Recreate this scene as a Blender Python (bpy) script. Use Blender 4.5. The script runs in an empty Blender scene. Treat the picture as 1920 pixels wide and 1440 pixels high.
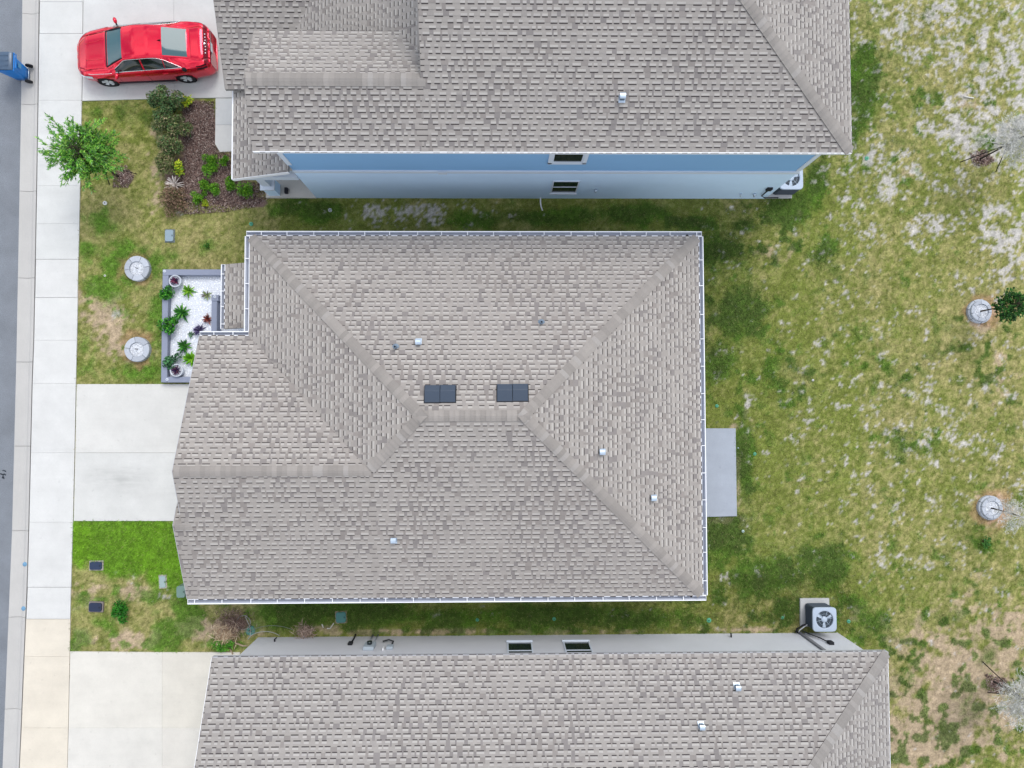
import bpy, math, random
import numpy as np
from mathutils import Vector, Matrix, Euler

random.seed(7)
rng = np.random.default_rng(11)
SC = bpy.context.scene
COL = SC.collection

# ------------------------------------------------------------------ camera
FPX, HC, CX, CY = 1331.0, 25.6, 960.0, 720.0
_r = Vector((1, -.003, .0158)).normalized()
_u = Vector((.003, 1, .0346)); _u = (_u - _r * _u.dot(_r)).normalized()
_z = _r.cross(_u)
cam = bpy.data.cameras.new('camera')
cam.sensor_width = 36.0
cam.lens = 36.0 * FPX / 1920.0
cam.clip_end = 2000
cam.clip_start = .1
camo = bpy.data.objects.new('camera', cam)
COL.objects.link(camo)
M = Matrix((_r, _u, _z)).transposed().to_4x4()
M.translation = (0, 0, HC)
camo.matrix_world = M
SC.camera = camo

# ------------------------------------------------------------------ light
SUN_EL, SUN_AZ = 54.0, 24.0            # azimuth from +Y towards +X
w = bpy.data.worlds.new('World'); SC.world = w
w.use_nodes = True
nt = w.node_tree; nt.nodes.clear()
sky = nt.nodes.new('ShaderNodeTexSky'); sky.sky_type = 'NISHITA'; sky.sun_disc = False
sky.sun_elevation = math.radians(SUN_EL); sky.sun_rotation = math.radians(SUN_AZ)
tc = nt.nodes.new('ShaderNodeTexCoord')
cn = nt.nodes.new('ShaderNodeTexNoise'); cn.inputs['Scale'].default_value = 5.5
cn.inputs['Detail'].default_value = 6; cn.inputs['Roughness'].default_value = .55
cr = nt.nodes.new('ShaderNodeValToRGB')
cr.color_ramp.elements[0].position = .40; cr.color_ramp.elements[1].position = .57
cm = nt.nodes.new('ShaderNodeMix'); cm.data_type = 'RGBA'
cm.inputs[7].default_value = (9.5, 9.6, 9.9, 1)
bg = nt.nodes.new('ShaderNodeBackground'); bg.inputs[1].default_value = .145
wo = nt.nodes.new('ShaderNodeOutputWorld')
nt.links.new(tc.outputs['Generated'], cn.inputs['Vector'])
nt.links.new(cn.outputs['Fac'], cr.inputs[0])
nt.links.new(cr.outputs[0], cm.inputs[0])
nt.links.new(sky.outputs[0], cm.inputs[6])
nt.links.new(cm.outputs[2], bg.inputs[0])
nt.links.new(bg.outputs[0], wo.inputs[0])
sl = bpy.data.lights.new('sun', 'SUN'); sl.energy = 1.6; sl.angle = math.radians(28); sl.color = (1, .96, .9)
so = bpy.data.objects.new('sun', sl); COL.objects.link(so)
_az, _el = math.radians(SUN_AZ), math.radians(SUN_EL)
sd = Vector((math.sin(_az) * math.cos(_el), math.cos(_az) * math.cos(_el), math.sin(_el)))
so.rotation_euler = sd.to_track_quat('Z', 'Y').to_euler()
so.location = sd * 60
SC.view_settings.view_transform = 'Standard'
SC.view_settings.look = 'None'
SC.view_settings.gamma = 1
SC.view_settings.use_curve_mapping = False
SC.view_settings.exposure = 0.37

# ------------------------------------------------------------------ helpers
def W(px, py, z=0.0):
    "world x,y of a photo pixel lying at height z"
    d = _r * ((px - CX) / FPX) + _u * ((CY - py) / FPX) - _z
    t = (z - HC) / d.z
    return d.x * t, d.y * t

def lin(c):
    c = c / 255.0
    return c / 12.92 if c <= .04045 else ((c + .055) / 1.055) ** 2.4

def S(r, g, b, k=1.0):
    return (lin(r) * k, lin(g) * k, lin(b) * k, 1)

MATS = {}
def mat(name, col=(.5, .5, .5, 1), rough=.6, metal=0, attr=False, noise=0, nscale=40, bump=0, bscale=80, spec=.3,
        coat=0, noise2=0, n2scale=2.0, trans=0):
    if name in MATS: return MATS[name]
    m = bpy.data.materials.new(name); m.use_nodes = True
    t = m.node_tree; b = t.nodes['Principled BSDF']
    b.inputs['Roughness'].default_value = rough
    b.inputs['Metallic'].default_value = metal
    b.inputs['Specular IOR Level'].default_value = spec
    b.inputs['Coat Weight'].default_value = coat
    b.inputs['Coat Roughness'].default_value = .03
    co = t.nodes.new('ShaderNodeTexCoord')
    if attr:
        a = t.nodes.new('ShaderNodeAttribute'); a.attribute_name = 'Col'; src = a.outputs['Color']
    else:
        a = t.nodes.new('ShaderNodeRGB'); a.outputs[0].default_value = col; src = a.outputs[0]
    for amt, sc in ((noise, nscale), (noise2, n2scale)):
        if amt:
            n = t.nodes.new('ShaderNodeTexNoise'); n.inputs['Scale'].default_value = sc
            n.inputs['Detail'].default_value = 5; n.inputs['Roughness'].default_value = .65
            t.links.new(co.outputs['Object'], n.inputs['Vector'])
            mr = t.nodes.new('ShaderNodeMapRange')
            mr.inputs[1].default_value = .25; mr.inputs[2].default_value = .75
            mr.inputs[3].default_value = 1 - amt; mr.inputs[4].default_value = 1 + amt
            t.links.new(n.outputs['Fac'], mr.inputs[0])
            vm = t.nodes.new('ShaderNodeVectorMath'); vm.operation = 'SCALE'
            t.links.new(src, vm.inputs[0]); t.links.new(mr.outputs[0], vm.inputs['Scale'])
            src = vm.outputs[0]
    t.links.new(src, b.inputs['Base Color'])
    if bump:
        n = t.nodes.new('ShaderNodeTexNoise'); n.inputs['Scale'].default_value = bscale; n.inputs['Detail'].default_value = 4
        t.links.new(co.outputs['Object'], n.inputs['Vector'])
        bp = t.nodes.new('ShaderNodeBump'); bp.inputs['Strength'].default_value = bump; bp.inputs['Distance'].default_value = .02
        t.links.new(n.outputs['Fac'], bp.inputs['Height']); t.links.new(bp.outputs[0], b.inputs['Normal'])
    if trans:
        b.inputs['Transmission Weight'].default_value = trans
    MATS[name] = m
    return m

def tag(o, label=None, cat=None, group=None, kind=None):
    if label: o['label'] = label
    if cat: o['category'] = cat
    if group: o['group'] = group
    if kind: o['kind'] = kind
    return o

def empty(name, loc, label=None, cat=None, group=None, kind=None, rz=0):
    o = bpy.data.objects.new(name, None); COL.objects.link(o)
    o.empty_display_size = .2
    o.location = loc; o.rotation_euler = (0, 0, rz)
    return tag(o, label, cat, group, kind)

def link(name, me, parent=None, m=None):
    o = bpy.data.objects.new(name, me); COL.objects.link(o)
    if m is not None and not me.materials: me.materials.append(m)
    if parent is not None: o.parent = parent
    return o

class MB:
    def __init__(s): s.v = []; s.f = []; s.c = []; s.sm = []
    def add(s, vs, fs, col=(1, 1, 1, 1), smooth=False):
        n = len(s.v)
        s.v += [tuple(p) for p in vs]
        for f in fs:
            s.f.append([i + n for i in f]); s.c.append(col); s.sm.append(smooth)
    def poly(s, pts, col=(1, 1, 1, 1)): s.add(pts, [list(range(len(pts)))], col)
    def box(s, x0, y0, z0, x1, y1, z1, col=(1, 1, 1, 1)):
        s.add([(x0, y0, z0), (x1, y0, z0), (x1, y1, z0), (x0, y1, z0), (x0, y0, z1), (x1, y0, z1), (x1, y1, z1), (x0, y1, z1)],
              [(0, 3, 2, 1), (4, 5, 6, 7), (0, 1, 5, 4), (1, 2, 6, 5), (2, 3, 7, 6), (3, 0, 4, 7)], col)
    def prism(s, pts, z0, z1, col=(1, 1, 1, 1)):
        n = len(pts)
        vs = [(p[0], p[1], z0) for p in pts] + [(p[0], p[1], z1) for p in pts]
        s.add(vs, [list(range(n - 1, -1, -1)), list(range(n, 2 * n))] + [(i, (i + 1) % n, n + (i + 1) % n, n + i) for i in range(n)], col)
    def bar(s, a, b, wv, hv, col=(1, 1, 1, 1)):
        "box along a-b; wv,hv half-extent vectors"
        a, b, wv, hv = Vector(a), Vector(b), Vector(wv), Vector(hv)
        vs = [p + i * wv + j * hv for p in (a, b) for i, j in ((-1, -1), (1, -1), (1, 1), (-1, 1))]
        s.add(vs, [(0, 3, 2, 1), (4, 5, 6, 7), (0, 1, 5, 4), (1, 2, 6, 5), (2, 3, 7, 6), (3, 0, 4, 7)], col)
    def tube(s, pts, rad, n=6, col=(1, 1, 1, 1), cap=True):
        pts = [Vector(p) for p in pts]
        if not hasattr(rad, '__len__'): rad = [rad] * len(pts)
        vs = []; fs = []
        for i, p in enumerate(pts):
            t = (pts[min(i + 1, len(pts) - 1)] - pts[max(i - 1, 0)]).normalized()
            a = t.orthogonal().normalized(); b = t.cross(a)
            if i and abs(t.z) < .99:
                pass
            for k in range(n):
                an = 2 * math.pi * k / n
                vs.append(p + (a * math.cos(an) + b * math.sin(an)) * rad[i])
        for i in range(len(pts) - 1):
            for k in range(n):
                fs.append((i * n + k, i * n + (k + 1) % n, (i + 1) * n + (k + 1) % n, (i + 1) * n + k))
        if cap:
            fs.append(tuple(range(n - 1, -1, -1))); fs.append(tuple(range((len(pts) - 1) * n, len(pts) * n)))
        s.add(vs, fs, col, True)
    def lathe(s, prof, n=20, c=(0, 0), col=(1, 1, 1, 1), smooth=True):
        vs = []; fs = []
        for r, z in prof:
            for k in range(n):
                an = 2 * math.pi * k / n
                vs.append((c[0] + r * math.cos(an), c[1] + r * math.sin(an), z))
        for i in range(len(prof) - 1):
            for k in range(n):
                fs.append((i * n + k, i * n + (k + 1) % n, (i + 1) * n + (k + 1) % n, (i + 1) * n + k))
        s.add(vs, fs, col, smooth)
    def mesh(s, name):
        me = bpy.data.meshes.new(name)
        me.from_pydata(s.v, [], s.f)
        ca = me.color_attributes.new('Col', 'FLOAT_COLOR', 'CORNER')
        arr = np.repeat(np.array(s.c, dtype=np.float32).reshape(-1, 4), [len(f) for f in s.f], axis=0)
        ca.data.foreach_set('color', arr.ravel())
        me.polygons.foreach_set('use_smooth', np.array(s.sm, dtype=bool))
        me.update()
        return me
    def build(s, name, m, parent=None):
        return link(name, s.mesh(name), parent, m)

def tri_mesh(name, V, Fc, C, m, parent=None):
    "fast mesh from numpy: V (n,3), Fc (k,3|4), C per-face rgb"
    me = bpy.data.meshes.new(name)
    k = Fc.shape[1]
    me.vertices.add(len(V)); me.vertices.foreach_set('co', V.astype(np.float32).ravel())
    me.loops.add(Fc.size); me.loops.foreach_set('vertex_index', Fc.astype(np.int32).ravel())
    me.polygons.add(len(Fc)); me.polygons.foreach_set('loop_start', np.arange(0, Fc.size, k, dtype=np.int32))
    me.update(calc_edges=True)
    if C is not None:
        ca = me.color_attributes.new('Col', 'FLOAT_COLOR', 'CORNER')
        c4 = np.ones((len(Fc), 4), np.float32); c4[:, :3] = C
        ca.data.foreach_set('color', np.repeat(c4, k, axis=0).ravel())
    me.materials.append(m)
    return link(name, me, parent)

def bevel(o, w=.02, seg=2):
    b = o.modifiers.new('bevel', 'BEVEL'); b.width = w; b.segments = seg; b.limit_method = 'ANGLE'
    return o

# ---- value noise on numpy
def _hash(ix, iy, seed):
    h = (ix.astype(np.int64) * 374761393 + iy.astype(np.int64) * 668265263 + seed * 1442695041) & 0xffffffff
    h = ((h ^ (h >> 13)) * 1274126177) & 0xffffffff
    return ((h ^ (h >> 16)) & 0xffff) / 65535.0
def vnoise(x, y, seed):
    ix, iy = np.floor(x), np.floor(y); fx, fy = x - ix, y - iy
    fx = fx * fx * (3 - 2 * fx); fy = fy * fy * (3 - 2 * fy)
    a = _hash(ix, iy, seed); b = _hash(ix + 1, iy, seed); c = _hash(ix, iy + 1, seed); d = _hash(ix + 1, iy + 1, seed)
    return (a * (1 - fx) + b * fx) * (1 - fy) + (c * (1 - fx) + d * fx) * fy
def fbm(x, y, size, octv, seed, gain=.55):
    s = 0; a = 1; t = 0
    for i in range(octv):
        k = 2 ** i / size
        th = .7 * i + seed
        xx = (x * math.cos(th) - y * math.sin(th)) * k + 17.3 * seed; yy = (x * math.sin(th) + y * math.cos(th)) * k - 9.1 * seed
        s = s + a * vnoise(xx, yy, seed + i * 13); t += a; a *= gain
    return s / t
def sstep(a, b, x):
    t = np.clip((x - a) / (b - a), 0, 1); return t * t * (3 - 2 * t)

# ------------------------------------------------------------------ materials
m_concrete = mat('concrete', attr=True, rough=.9, noise=.06, nscale=45, noise2=.075, n2scale=1.1, bump=.15, bscale=200)
def wear(m, px, py, rx, ry):
    "scuffs along the wheel direction all over and one tyre-polished smudge on the long driveway"
    t = m.node_tree; b = t.nodes['Principled BSDF']; src = b.inputs['Base Color'].links[0].from_socket
    g = t.nodes.new('ShaderNodeNewGeometry')
    def noise(scale_v, detail, lo, hi, a, c):
        mp = t.nodes.new('ShaderNodeMapping'); mp.inputs['Scale'].default_value = scale_v; t.links.new(g.outputs['Position'], mp.inputs[0])
        n = t.nodes.new('ShaderNodeTexNoise'); n.inputs['Scale'].default_value = 1; n.inputs['Detail'].default_value = detail; n.inputs['Roughness'].default_value = .6; t.links.new(mp.outputs[0], n.inputs['Vector'])
        r = t.nodes.new('ShaderNodeMapRange'); r.inputs[1].default_value = lo; r.inputs[2].default_value = hi; r.inputs[3].default_value = a; r.inputs[4].default_value = c; t.links.new(n.outputs['Fac'], r.inputs[0]); return r.outputs[0]
    def scale(v, f):
        s_ = t.nodes.new('ShaderNodeVectorMath'); s_.operation = 'SCALE'; t.links.new(v, s_.inputs[0]); t.links.new(f, s_.inputs['Scale']); return s_.outputs[0]
    src = scale(src, noise((.35, 2.2, 1), 5, .45, .80, 1.0, .93))
    src = scale(src, noise((5, 5, 5), 3, .66, .78, 1.0, .86))
    x, y = W(px, py); mp = t.nodes.new('ShaderNodeMapping'); mp.vector_type = 'TEXTURE'; mp.inputs['Location'].default_value = (x, y, 0); mp.inputs['Scale'].default_value = (rx, ry, 50); t.links.new(g.outputs['Position'], mp.inputs[0])
    ln = t.nodes.new('ShaderNodeVectorMath'); ln.operation = 'LENGTH'; t.links.new(mp.outputs[0], ln.inputs[0])
    r = t.nodes.new('ShaderNodeMapRange'); r.inputs[1].default_value = .2; r.inputs[2].default_value = 1.0; r.inputs[3].default_value = 1; r.inputs[4].default_value = 0; t.links.new(ln.outputs['Value'], r.inputs[0])
    m1 = t.nodes.new('ShaderNodeMath'); m1.operation = 'MULTIPLY'; t.links.new(r.outputs[0], m1.inputs[0]); t.links.new(noise((.9, 5.5, 1), 4, .35, .75, .15, .75), m1.inputs[1])
    m2 = t.nodes.new('ShaderNodeMath'); m2.operation = 'MULTIPLY_ADD'; m2.inputs[1].default_value = -.38; m2.inputs[2].default_value = 1; t.links.new(m1.outputs[0], m2.inputs[0])
    t.links.new(scale(src, m2.outputs[0]), b.inputs['Base Color'])
wear(m_concrete, 222, 897, 1.55, .62)
m_kerb = mat('kerb concrete', attr=True, rough=.9, noise=.06, nscale=40, noise2=.05, n2scale=1.0, bump=.15, bscale=150)
m_asphalt = mat('asphalt', S(146, 152, 160, .60), rough=.92, noise=.34, nscale=42, noise2=.16, n2scale=.9, bump=.5, bscale=120)
m_ground = mat('earth and turf', attr=True, rough=1, noise=.36, nscale=24, noise2=.22, n2scale=9, bump=.8, bscale=40, spec=.05)
m_grass = mat('grass blades', attr=True, rough=.75, spec=.12)
m_shingle = mat('asphalt shingle', attr=True, rough=.95, noise=.10, nscale=55, noise2=.045, n2scale=.9, bump=.25, bscale=260, spec=.15)
m_deck = mat('roof felt', S(164, 160, 157, .58), rough=.95, noise=.12, nscale=30)
m_white = mat('white painted metal', S(240, 242, 246, .86), rough=.4, spec=.4)
m_trough = mat('gutter trough', S(196, 202, 216, .66), rough=.45, noise2=.10, n2scale=3)
m_wallL = mat('pale blue stucco', S(198, 222, 244, 1.0), rough=.9, noise=.03, nscale=90, noise2=.04, n2scale=.7, bump=.3, bscale=160)
m_wallU = mat('blue siding', S(130, 174, 214, .92), rough=.8, noise2=.03, n2scale=.6)
m_wallG = mat('grey stucco', S(206, 208, 214, .90), rough=.9, noise=.03, nscale=90, noise2=.05, n2scale=.6, bump=.3, bscale=160)
m_wallM = mat('light grey stucco', S(196, 198, 204, .66), rough=.9, noise=.03, nscale=90, bump=.3, bscale=160)
m_glass = mat('window glass', S(34, 44, 48, .7), rough=.06, spec=.5)
m_trim = mat('pale trim', S(218, 228, 240, .8), rough=.5)
m_metal = mat('galvanised metal', S(196, 212, 228, .8), rough=.35, metal=.55, noise=.06, nscale=30)
m_dark = mat('black vent metal', S(62, 76, 94, .7), rough=.45, spec=.35)
m_black = mat('black rubber', S(34, 36, 42, .7), rough=.7)
m_wire = mat('black cable', S(40, 42, 48, .7), rough=.6)
m_leaf = mat('foliage', attr=True, rough=.6, spec=.2)
m_bark = mat('bark', attr=True, rough=.9, noise=.2, nscale=30)
m_stone = mat('planter block concrete', attr=True, rough=.9, noise=.08, nscale=50, bump=.3, bscale=120)
m_gravel = mat('white pebbles', attr=True, rough=.7, spec=.2)
m_chip = mat('mulch chips', attr=True, rough=.95, spec=.05)
m_plastic = mat('utility plastic', attr=True, rough=.5, noise=.05, nscale=12)
m_timber = mat('grey painted timber', attr=True, rough=.7, noise=.05, nscale=30, bump=.1, bscale=60)

# ------------------------------------------------------------------ ground colours
G_OLIVE, G_LUSH, G_BRIGHT, G_STRAW, G_SAND, G_SOIL, G_ORANGE, G_MULCH, G_DEEP = [np.array(S(*c)[:3]) * .62 for c in (
    (136, 148, 72), (106, 144, 54), (134, 186, 52), (194, 182, 128), (218, 213, 208), (204, 178, 160), (190, 146, 118), (146, 122, 114), (94, 112, 60))]

def blobs(x, y, lst):
    s = np.zeros_like(x)
    for px, py, rx, ry, a in lst:
        cx, cy = W(px, py)
        s = np.maximum(s, a * np.exp(-(((x - cx) / (rx / 52)) ** 2 + ((y - cy) / (ry / 52)) ** 2)))
    return s

LUSH = [(235, 495, 55, 42, 1.1), (200, 540, 40, 40, .8), (270, 700, 60, 30, .9), (292, 600, 30, 60, .7), (160, 470, 20, 25, .6), (190, 420, 30, 25, .7), (160, 640, 18, 40, .6),
        (390, 460, 20, 15, .7), (300, 480, 40, 16, .6), (240, 215, 50, 22, .5), (180, 210, 25, 20, .5), (155, 690, 25, 25, .7), (205, 330, 30, 30, .5),
        (600, 400, 45, 20, 1.2), (540, 390, 55, 22, .8), (880, 412, 60, 16, .8), (1050, 408, 70, 20, 1.0), (1190, 405, 60, 22, 1.2), (1300, 420, 40, 15, .8), (1480, 385, 55, 40, 1.3), (1530, 345, 24, 40, 1.1), (1400, 425, 30, 15, .9),
        (1360, 470, 45, 40, .7), (1385, 590, 55, 55, .75), (1350, 690, 40, 45, .65), (1395, 850, 22, 90, .95), (1350, 1000, 40, 60, .9), (1430, 1080, 70, 42, .85), (1545, 1065, 55, 48, .85), (1610, 1125, 50, 32, .7), (1480, 1140, 34, 28, .8),
        (1620, 1160, 60, 60, .7), (1620, 160, 40, 90, 1.0), (1600, 250, 25, 50, .9), (1450, 720, 60, 90, .55), (1540, 480, 60, 40, .4), (1660, 700, 60, 60, .4), (1690, 830, 40, 30, .6),
        (560, 1150, 90, 26, 1.1), (700, 1150, 90, 26, 1.1), (850, 1158, 100, 22, .9), (1040, 1158, 100, 24, 1.0), (1180, 1160, 100, 20, .8),
        (350, 1140, 26, 45, 1.1), (330, 1180, 45, 28, .8), (425, 1205, 30, 16, 1.0), (200, 1170, 25, 25, .7), (155, 1120, 20, 20, .7), (150, 1200, 30, 20, .7), (310, 1205, 40, 22, .8), (215, 1120, 30, 16, .5), (280, 1115, 35, 16, .6),
        (1895, 1300, 40, 30, .5), (1850, 1230, 20, 30, .6), (1815, 1320, 35, 60, .5), (1700, 1260, 30, 40, .5), (1780, 1160, 60, 20, .6), (1840, 1020, 30, 20, .7), (1855, 265, 22, 16, 1.0)]
BRIGHT = [(240, 1015, 140, 60, 1.4), (230, 1050, 90, 40, 1.1), (310, 1060, 50, 50, 1.2)]
SOILB = [(190, 590, 60, 45, 1.0), (215, 630, 55, 50, .9), (165, 560, 40, 40, .8), (330, 380, 60, 26, .8), (300, 300, 24, 90, .8), (235, 325, 20, 20, .8),
         (250, 1110, 50, 22, 1.0), (165, 1110, 40, 30, .9), (230, 1200, 120, 26, .8), (400, 1180, 70, 40, 1.0), (330, 1165, 30, 25, .6), (460, 1185, 40, 26, .9), (600, 1178, 60, 10, .9), (800, 1184, 220, 8, 1.0), (1100, 1184, 220, 8, .7), (1400, 1180, 120, 8, .7),
         (1600, 1150, 30, 30, .9), (1800, 1300, 170, 170, 1.1), (1900, 1180, 120, 60, .8), (1720, 1390, 120, 90, 1.0), (1405, 790, 22, 30, .5), (1870, 700, 60, 90, .5), (1500, 400, 14, 10, .5), (1385, 900, 8, 90, .9), (1350, 975, 50, 8, .9),
         (1700, 330, 70, 30, .5), (1820, 200, 50, 25, .7), (1460, 470, 60, 40, .5), (1850, 600, 40, 34, .9), (1866, 955, 44, 40, .95), (256, 503, 34, 34, .6), (256, 655, 36, 34, .8), (1380, 800, 20, 10, .9)]
SANDB = [(1790, 60, 240, 120, .85), (1850, 240, 160, 140, .95), (1640, 330, 140, 110, .85), (1900, 450, 90, 120, .9), (1900, 150, 80, 200, 1.0), (1600, 420, 90, 40, .8), (1640, 60, 70, 60, .6), (1720, 420, 120, 40, .8),
         (1480, 480, 150, 60, .35), (1560, 680, 200, 160, .42), (1750, 830, 230, 150, .72), (1560, 860, 90, 60, .5), (1700, 1040, 220, 60, .5), (1840, 760, 120, 90, .6), (1810, 650, 140, 60, .4), (1700, 960, 140, 50, .45),
         (760, 400, 120, 26, 1.5), (910, 396, 80, 16, 1.1), (1350, 395, 60, 10, .6), (1250, 415, 60, 14, .45), (900, 1150, 70, 10, .4), (1180, 1150, 60, 10, .3), (1405, 752, 14, 18, 1.3), (1385, 790, 12, 16, 1.0), (330, 400, 24, 12, 1.0), (368, 404, 14, 10, 1.0), (220, 590, 12, 12, 1.2),
         (1850, 1120, 90, 40, .4), (300, 1110, 40, 18, .5), (250, 1085, 40, 12, .5)]
MULCH = [(370, 250, 44, 70, 1.5), (385, 330, 60, 50, 1.5), (430, 360, 60, 30, 1.5), (480, 380, 26, 14, 1.1), (340, 340, 40, 60, 1.2), (235, 332, 22, 22, 1.0), (1842, 298, 22, 15, 1.0), (1868, 1284, 24, 20, .8), (440, 1170, 40, 24, .9)]

def in_poly(x, y, pts):
    ins = np.zeros(x.shape, bool)
    n = len(pts)
    for i in range(n):
        x0, y0 = pts[i]; x1, y1 = pts[(i + 1) % n]
        c = ((y0 > y) != (y1 > y)) & (x < (x1 - x0) * (y - y0) / ((y1 - y0) + 1e-12) + x0)
        ins ^= c
    return ins

def turf(x, y):
    "returns rgb (n,3), grass density (n,)"
    n1 = fbm(x, y, 1.6, 4, 3); n2 = fbm(x, y, .42, 4, 5); n3 = fbm(x, y, .16, 3, 8); n4 = fbm(x, y, 3.5, 3, 21)
    n5 = fbm(x, y, .10, 2, 61)
    col = G_OLIVE[None] * (.80 + .42 * n2)[:, None]
    front = (x < -8).astype(float) * (y < 9.6) * 1.0
    gap = ((x > -8) & (x < 8) & (np.abs(y) > 5.6)).astype(float)
    # straw showing through
    st = np.clip(.12 + .30 * front + .9 * (n1 - .5) + .8 * (n3 - .5) + 1.0 * (n5 - .5) - .1 * gap + .25 * (x > 13), 0, .85)
    col = col * (1 - st[:, None]) + G_STRAW[None] * st[:, None]
    near_ = np.exp(-np.clip(x - 6.6, 0, 50) / 3.2) * (x > 6) * (np.abs(y) < 7)
    lu = blobs(x, y, LUSH) + .12 * gap + .20 * near_
    cl_ = sstep(.55, .66, fbm(x, y, .38, 3, 77)) * np.clip(.9 * blobs(x, y, SOILB) + .36 * (x > 7), 0, 1)
    lu = lu + .85 * cl_
    lw = sstep(.30, .85, lu + .9 * (n2 - .5) + .5 * (n1 - .5) + .35 * (n3 - .5) + .08 + .25 * (n4 - .5))
    lc = G_LUSH[None] * (.75 + .55 * n3)[:, None]
    dp = np.clip(sstep(.5, .8, n1 + .35 * lu - .1) + .8 * near_ * sstep(.35, .6, n2), 0, 1.4)
    lc = lc * (1 + .32 * front)[:, None]
    dp = dp * (1 - .6 * front)
    lc = lc * (1 - .55 * dp[:, None]) + G_DEEP[None] * .55 * dp[:, None]
    col = col * (1 - lw[:, None]) + lc * lw[:, None]
    br = blobs(x, y, BRIGHT)
    bw = sstep(.35, .75, br + .5 * (n2 - .5) + .3 * (n3 - .5))
    bc = G_BRIGHT[None] * (.72 + .5 * n2)[:, None]
    dk = sstep(.45, .65, n1)[:, None] * .4
    bc = bc * (1 - dk) + G_LUSH[None] * 1.15 * dk
    col = col * (1 - bw[:, None]) + bc * bw[:, None]
    so_ = blobs(x, y, SOILB)
    sw = sstep(.45, .85, so_ + 1.2 * (n2 - .5) + .8 * (n3 - .5) - .2 * bw)
    sc = (G_SOIL[None] * .75 + G_STRAW[None] * .25) * (.75 + .5 * n3)[:, None]
    sw = sw * (1 - .75 * lw)
    col = col * (1 - sw[:, None] * .9) + sc * sw[:, None] * .9
    # orange dirt round the planter rings
    ow = np.zeros_like(x)
    for px, py, r in ((256, 503, 27), (256, 655, 28), (1841, 583, 32), (1862, 953, 34), (425, 1200, 14)):
        cx, cy = W(px, py); d = np.hypot(x - cx, y - cy) * 52
        ow = np.maximum(ow, sstep(r + 9, r - 4, d + 34 * (n2 - .5) + 14 * (n3 - .5)))
    col = col * (1 - .55 * ow[:, None]) + G_ORANGE[None] * (.6 + .8 * n3)[:, None] * .55 * ow[:, None]
    # pale sand flecks
    sn = blobs(x, y, SANDB) + .13 * (x > 7) + .30 * sstep(9.5, 18, x) * sstep(-2, 9, y)
    fl = .55 * fbm(x, y, .36, 4, 31, .7) + .45 * fbm(x, y, .11, 3, 37, .6)
    sa = .92 * sstep(.0, .10, fl - (.685 - .175 * np.minimum(sn, 1.3))) * (sn > .05)
    sa = sa * (1 - .7 * bw) * (1 - .30 * lw)
    col = col * (1 - sa[:, None]) + G_SAND[None] * (.82 + .3 * n3)[:, None] * sa[:, None]
    col = col * (.72 + .56 * n5)[:, None]
    mu = sstep(.5, .75, blobs(x, y, MULCH) + .5 * (n2 - .5))
    col = col * (1 - mu[:, None]) + G_MULCH[None] * (.6 + .8 * n3)[:, None] * mu[:, None]
    dens = (.35 + .75 * np.maximum(lw, bw) + .15 * (1 - st)) * (1 - .85 * sw) * (1 - .93 * sa) * (1 - .97 * mu) * (1 - .6 * ow)
    return col, dens, np.maximum(lw, bw)

# sidewalk / kerb edge polylines (photo px on the ground)
SWL = [(75, -60), (73.5, 60), (72, 190), (69.5, 350), (67, 486), (64, 638), (61, 720), (58, 849), (55, 979), (51.5, 1101), (45, 1250), (39, 1400), (33, 1520)]
SWR = [(156, -60), (155, 60), (153, 190), (150, 350), (147, 486), (144, 638), (142, 720), (139.5, 849), (136.5, 979), (133, 1101), (130, 1250), (127, 1400), (124, 1520)]
KBL = [(42, -60), (41, 24), (39, 195), (36, 358), (33, 521), (30, 678), (26, 836), (22, 995), (15.5, 1157), (8.5, 1330), (1, 1520)]
def interp(poly, py):
    for (x0, y0), (x1, y1) in zip(poly, poly[1:]):
        if y0 <= py <= y1: return x0 + (x1 - x0) * (py - y0) / (y1 - y0)
    return poly[-1][0] if py > poly[-1][1] else poly[0][0]

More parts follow.
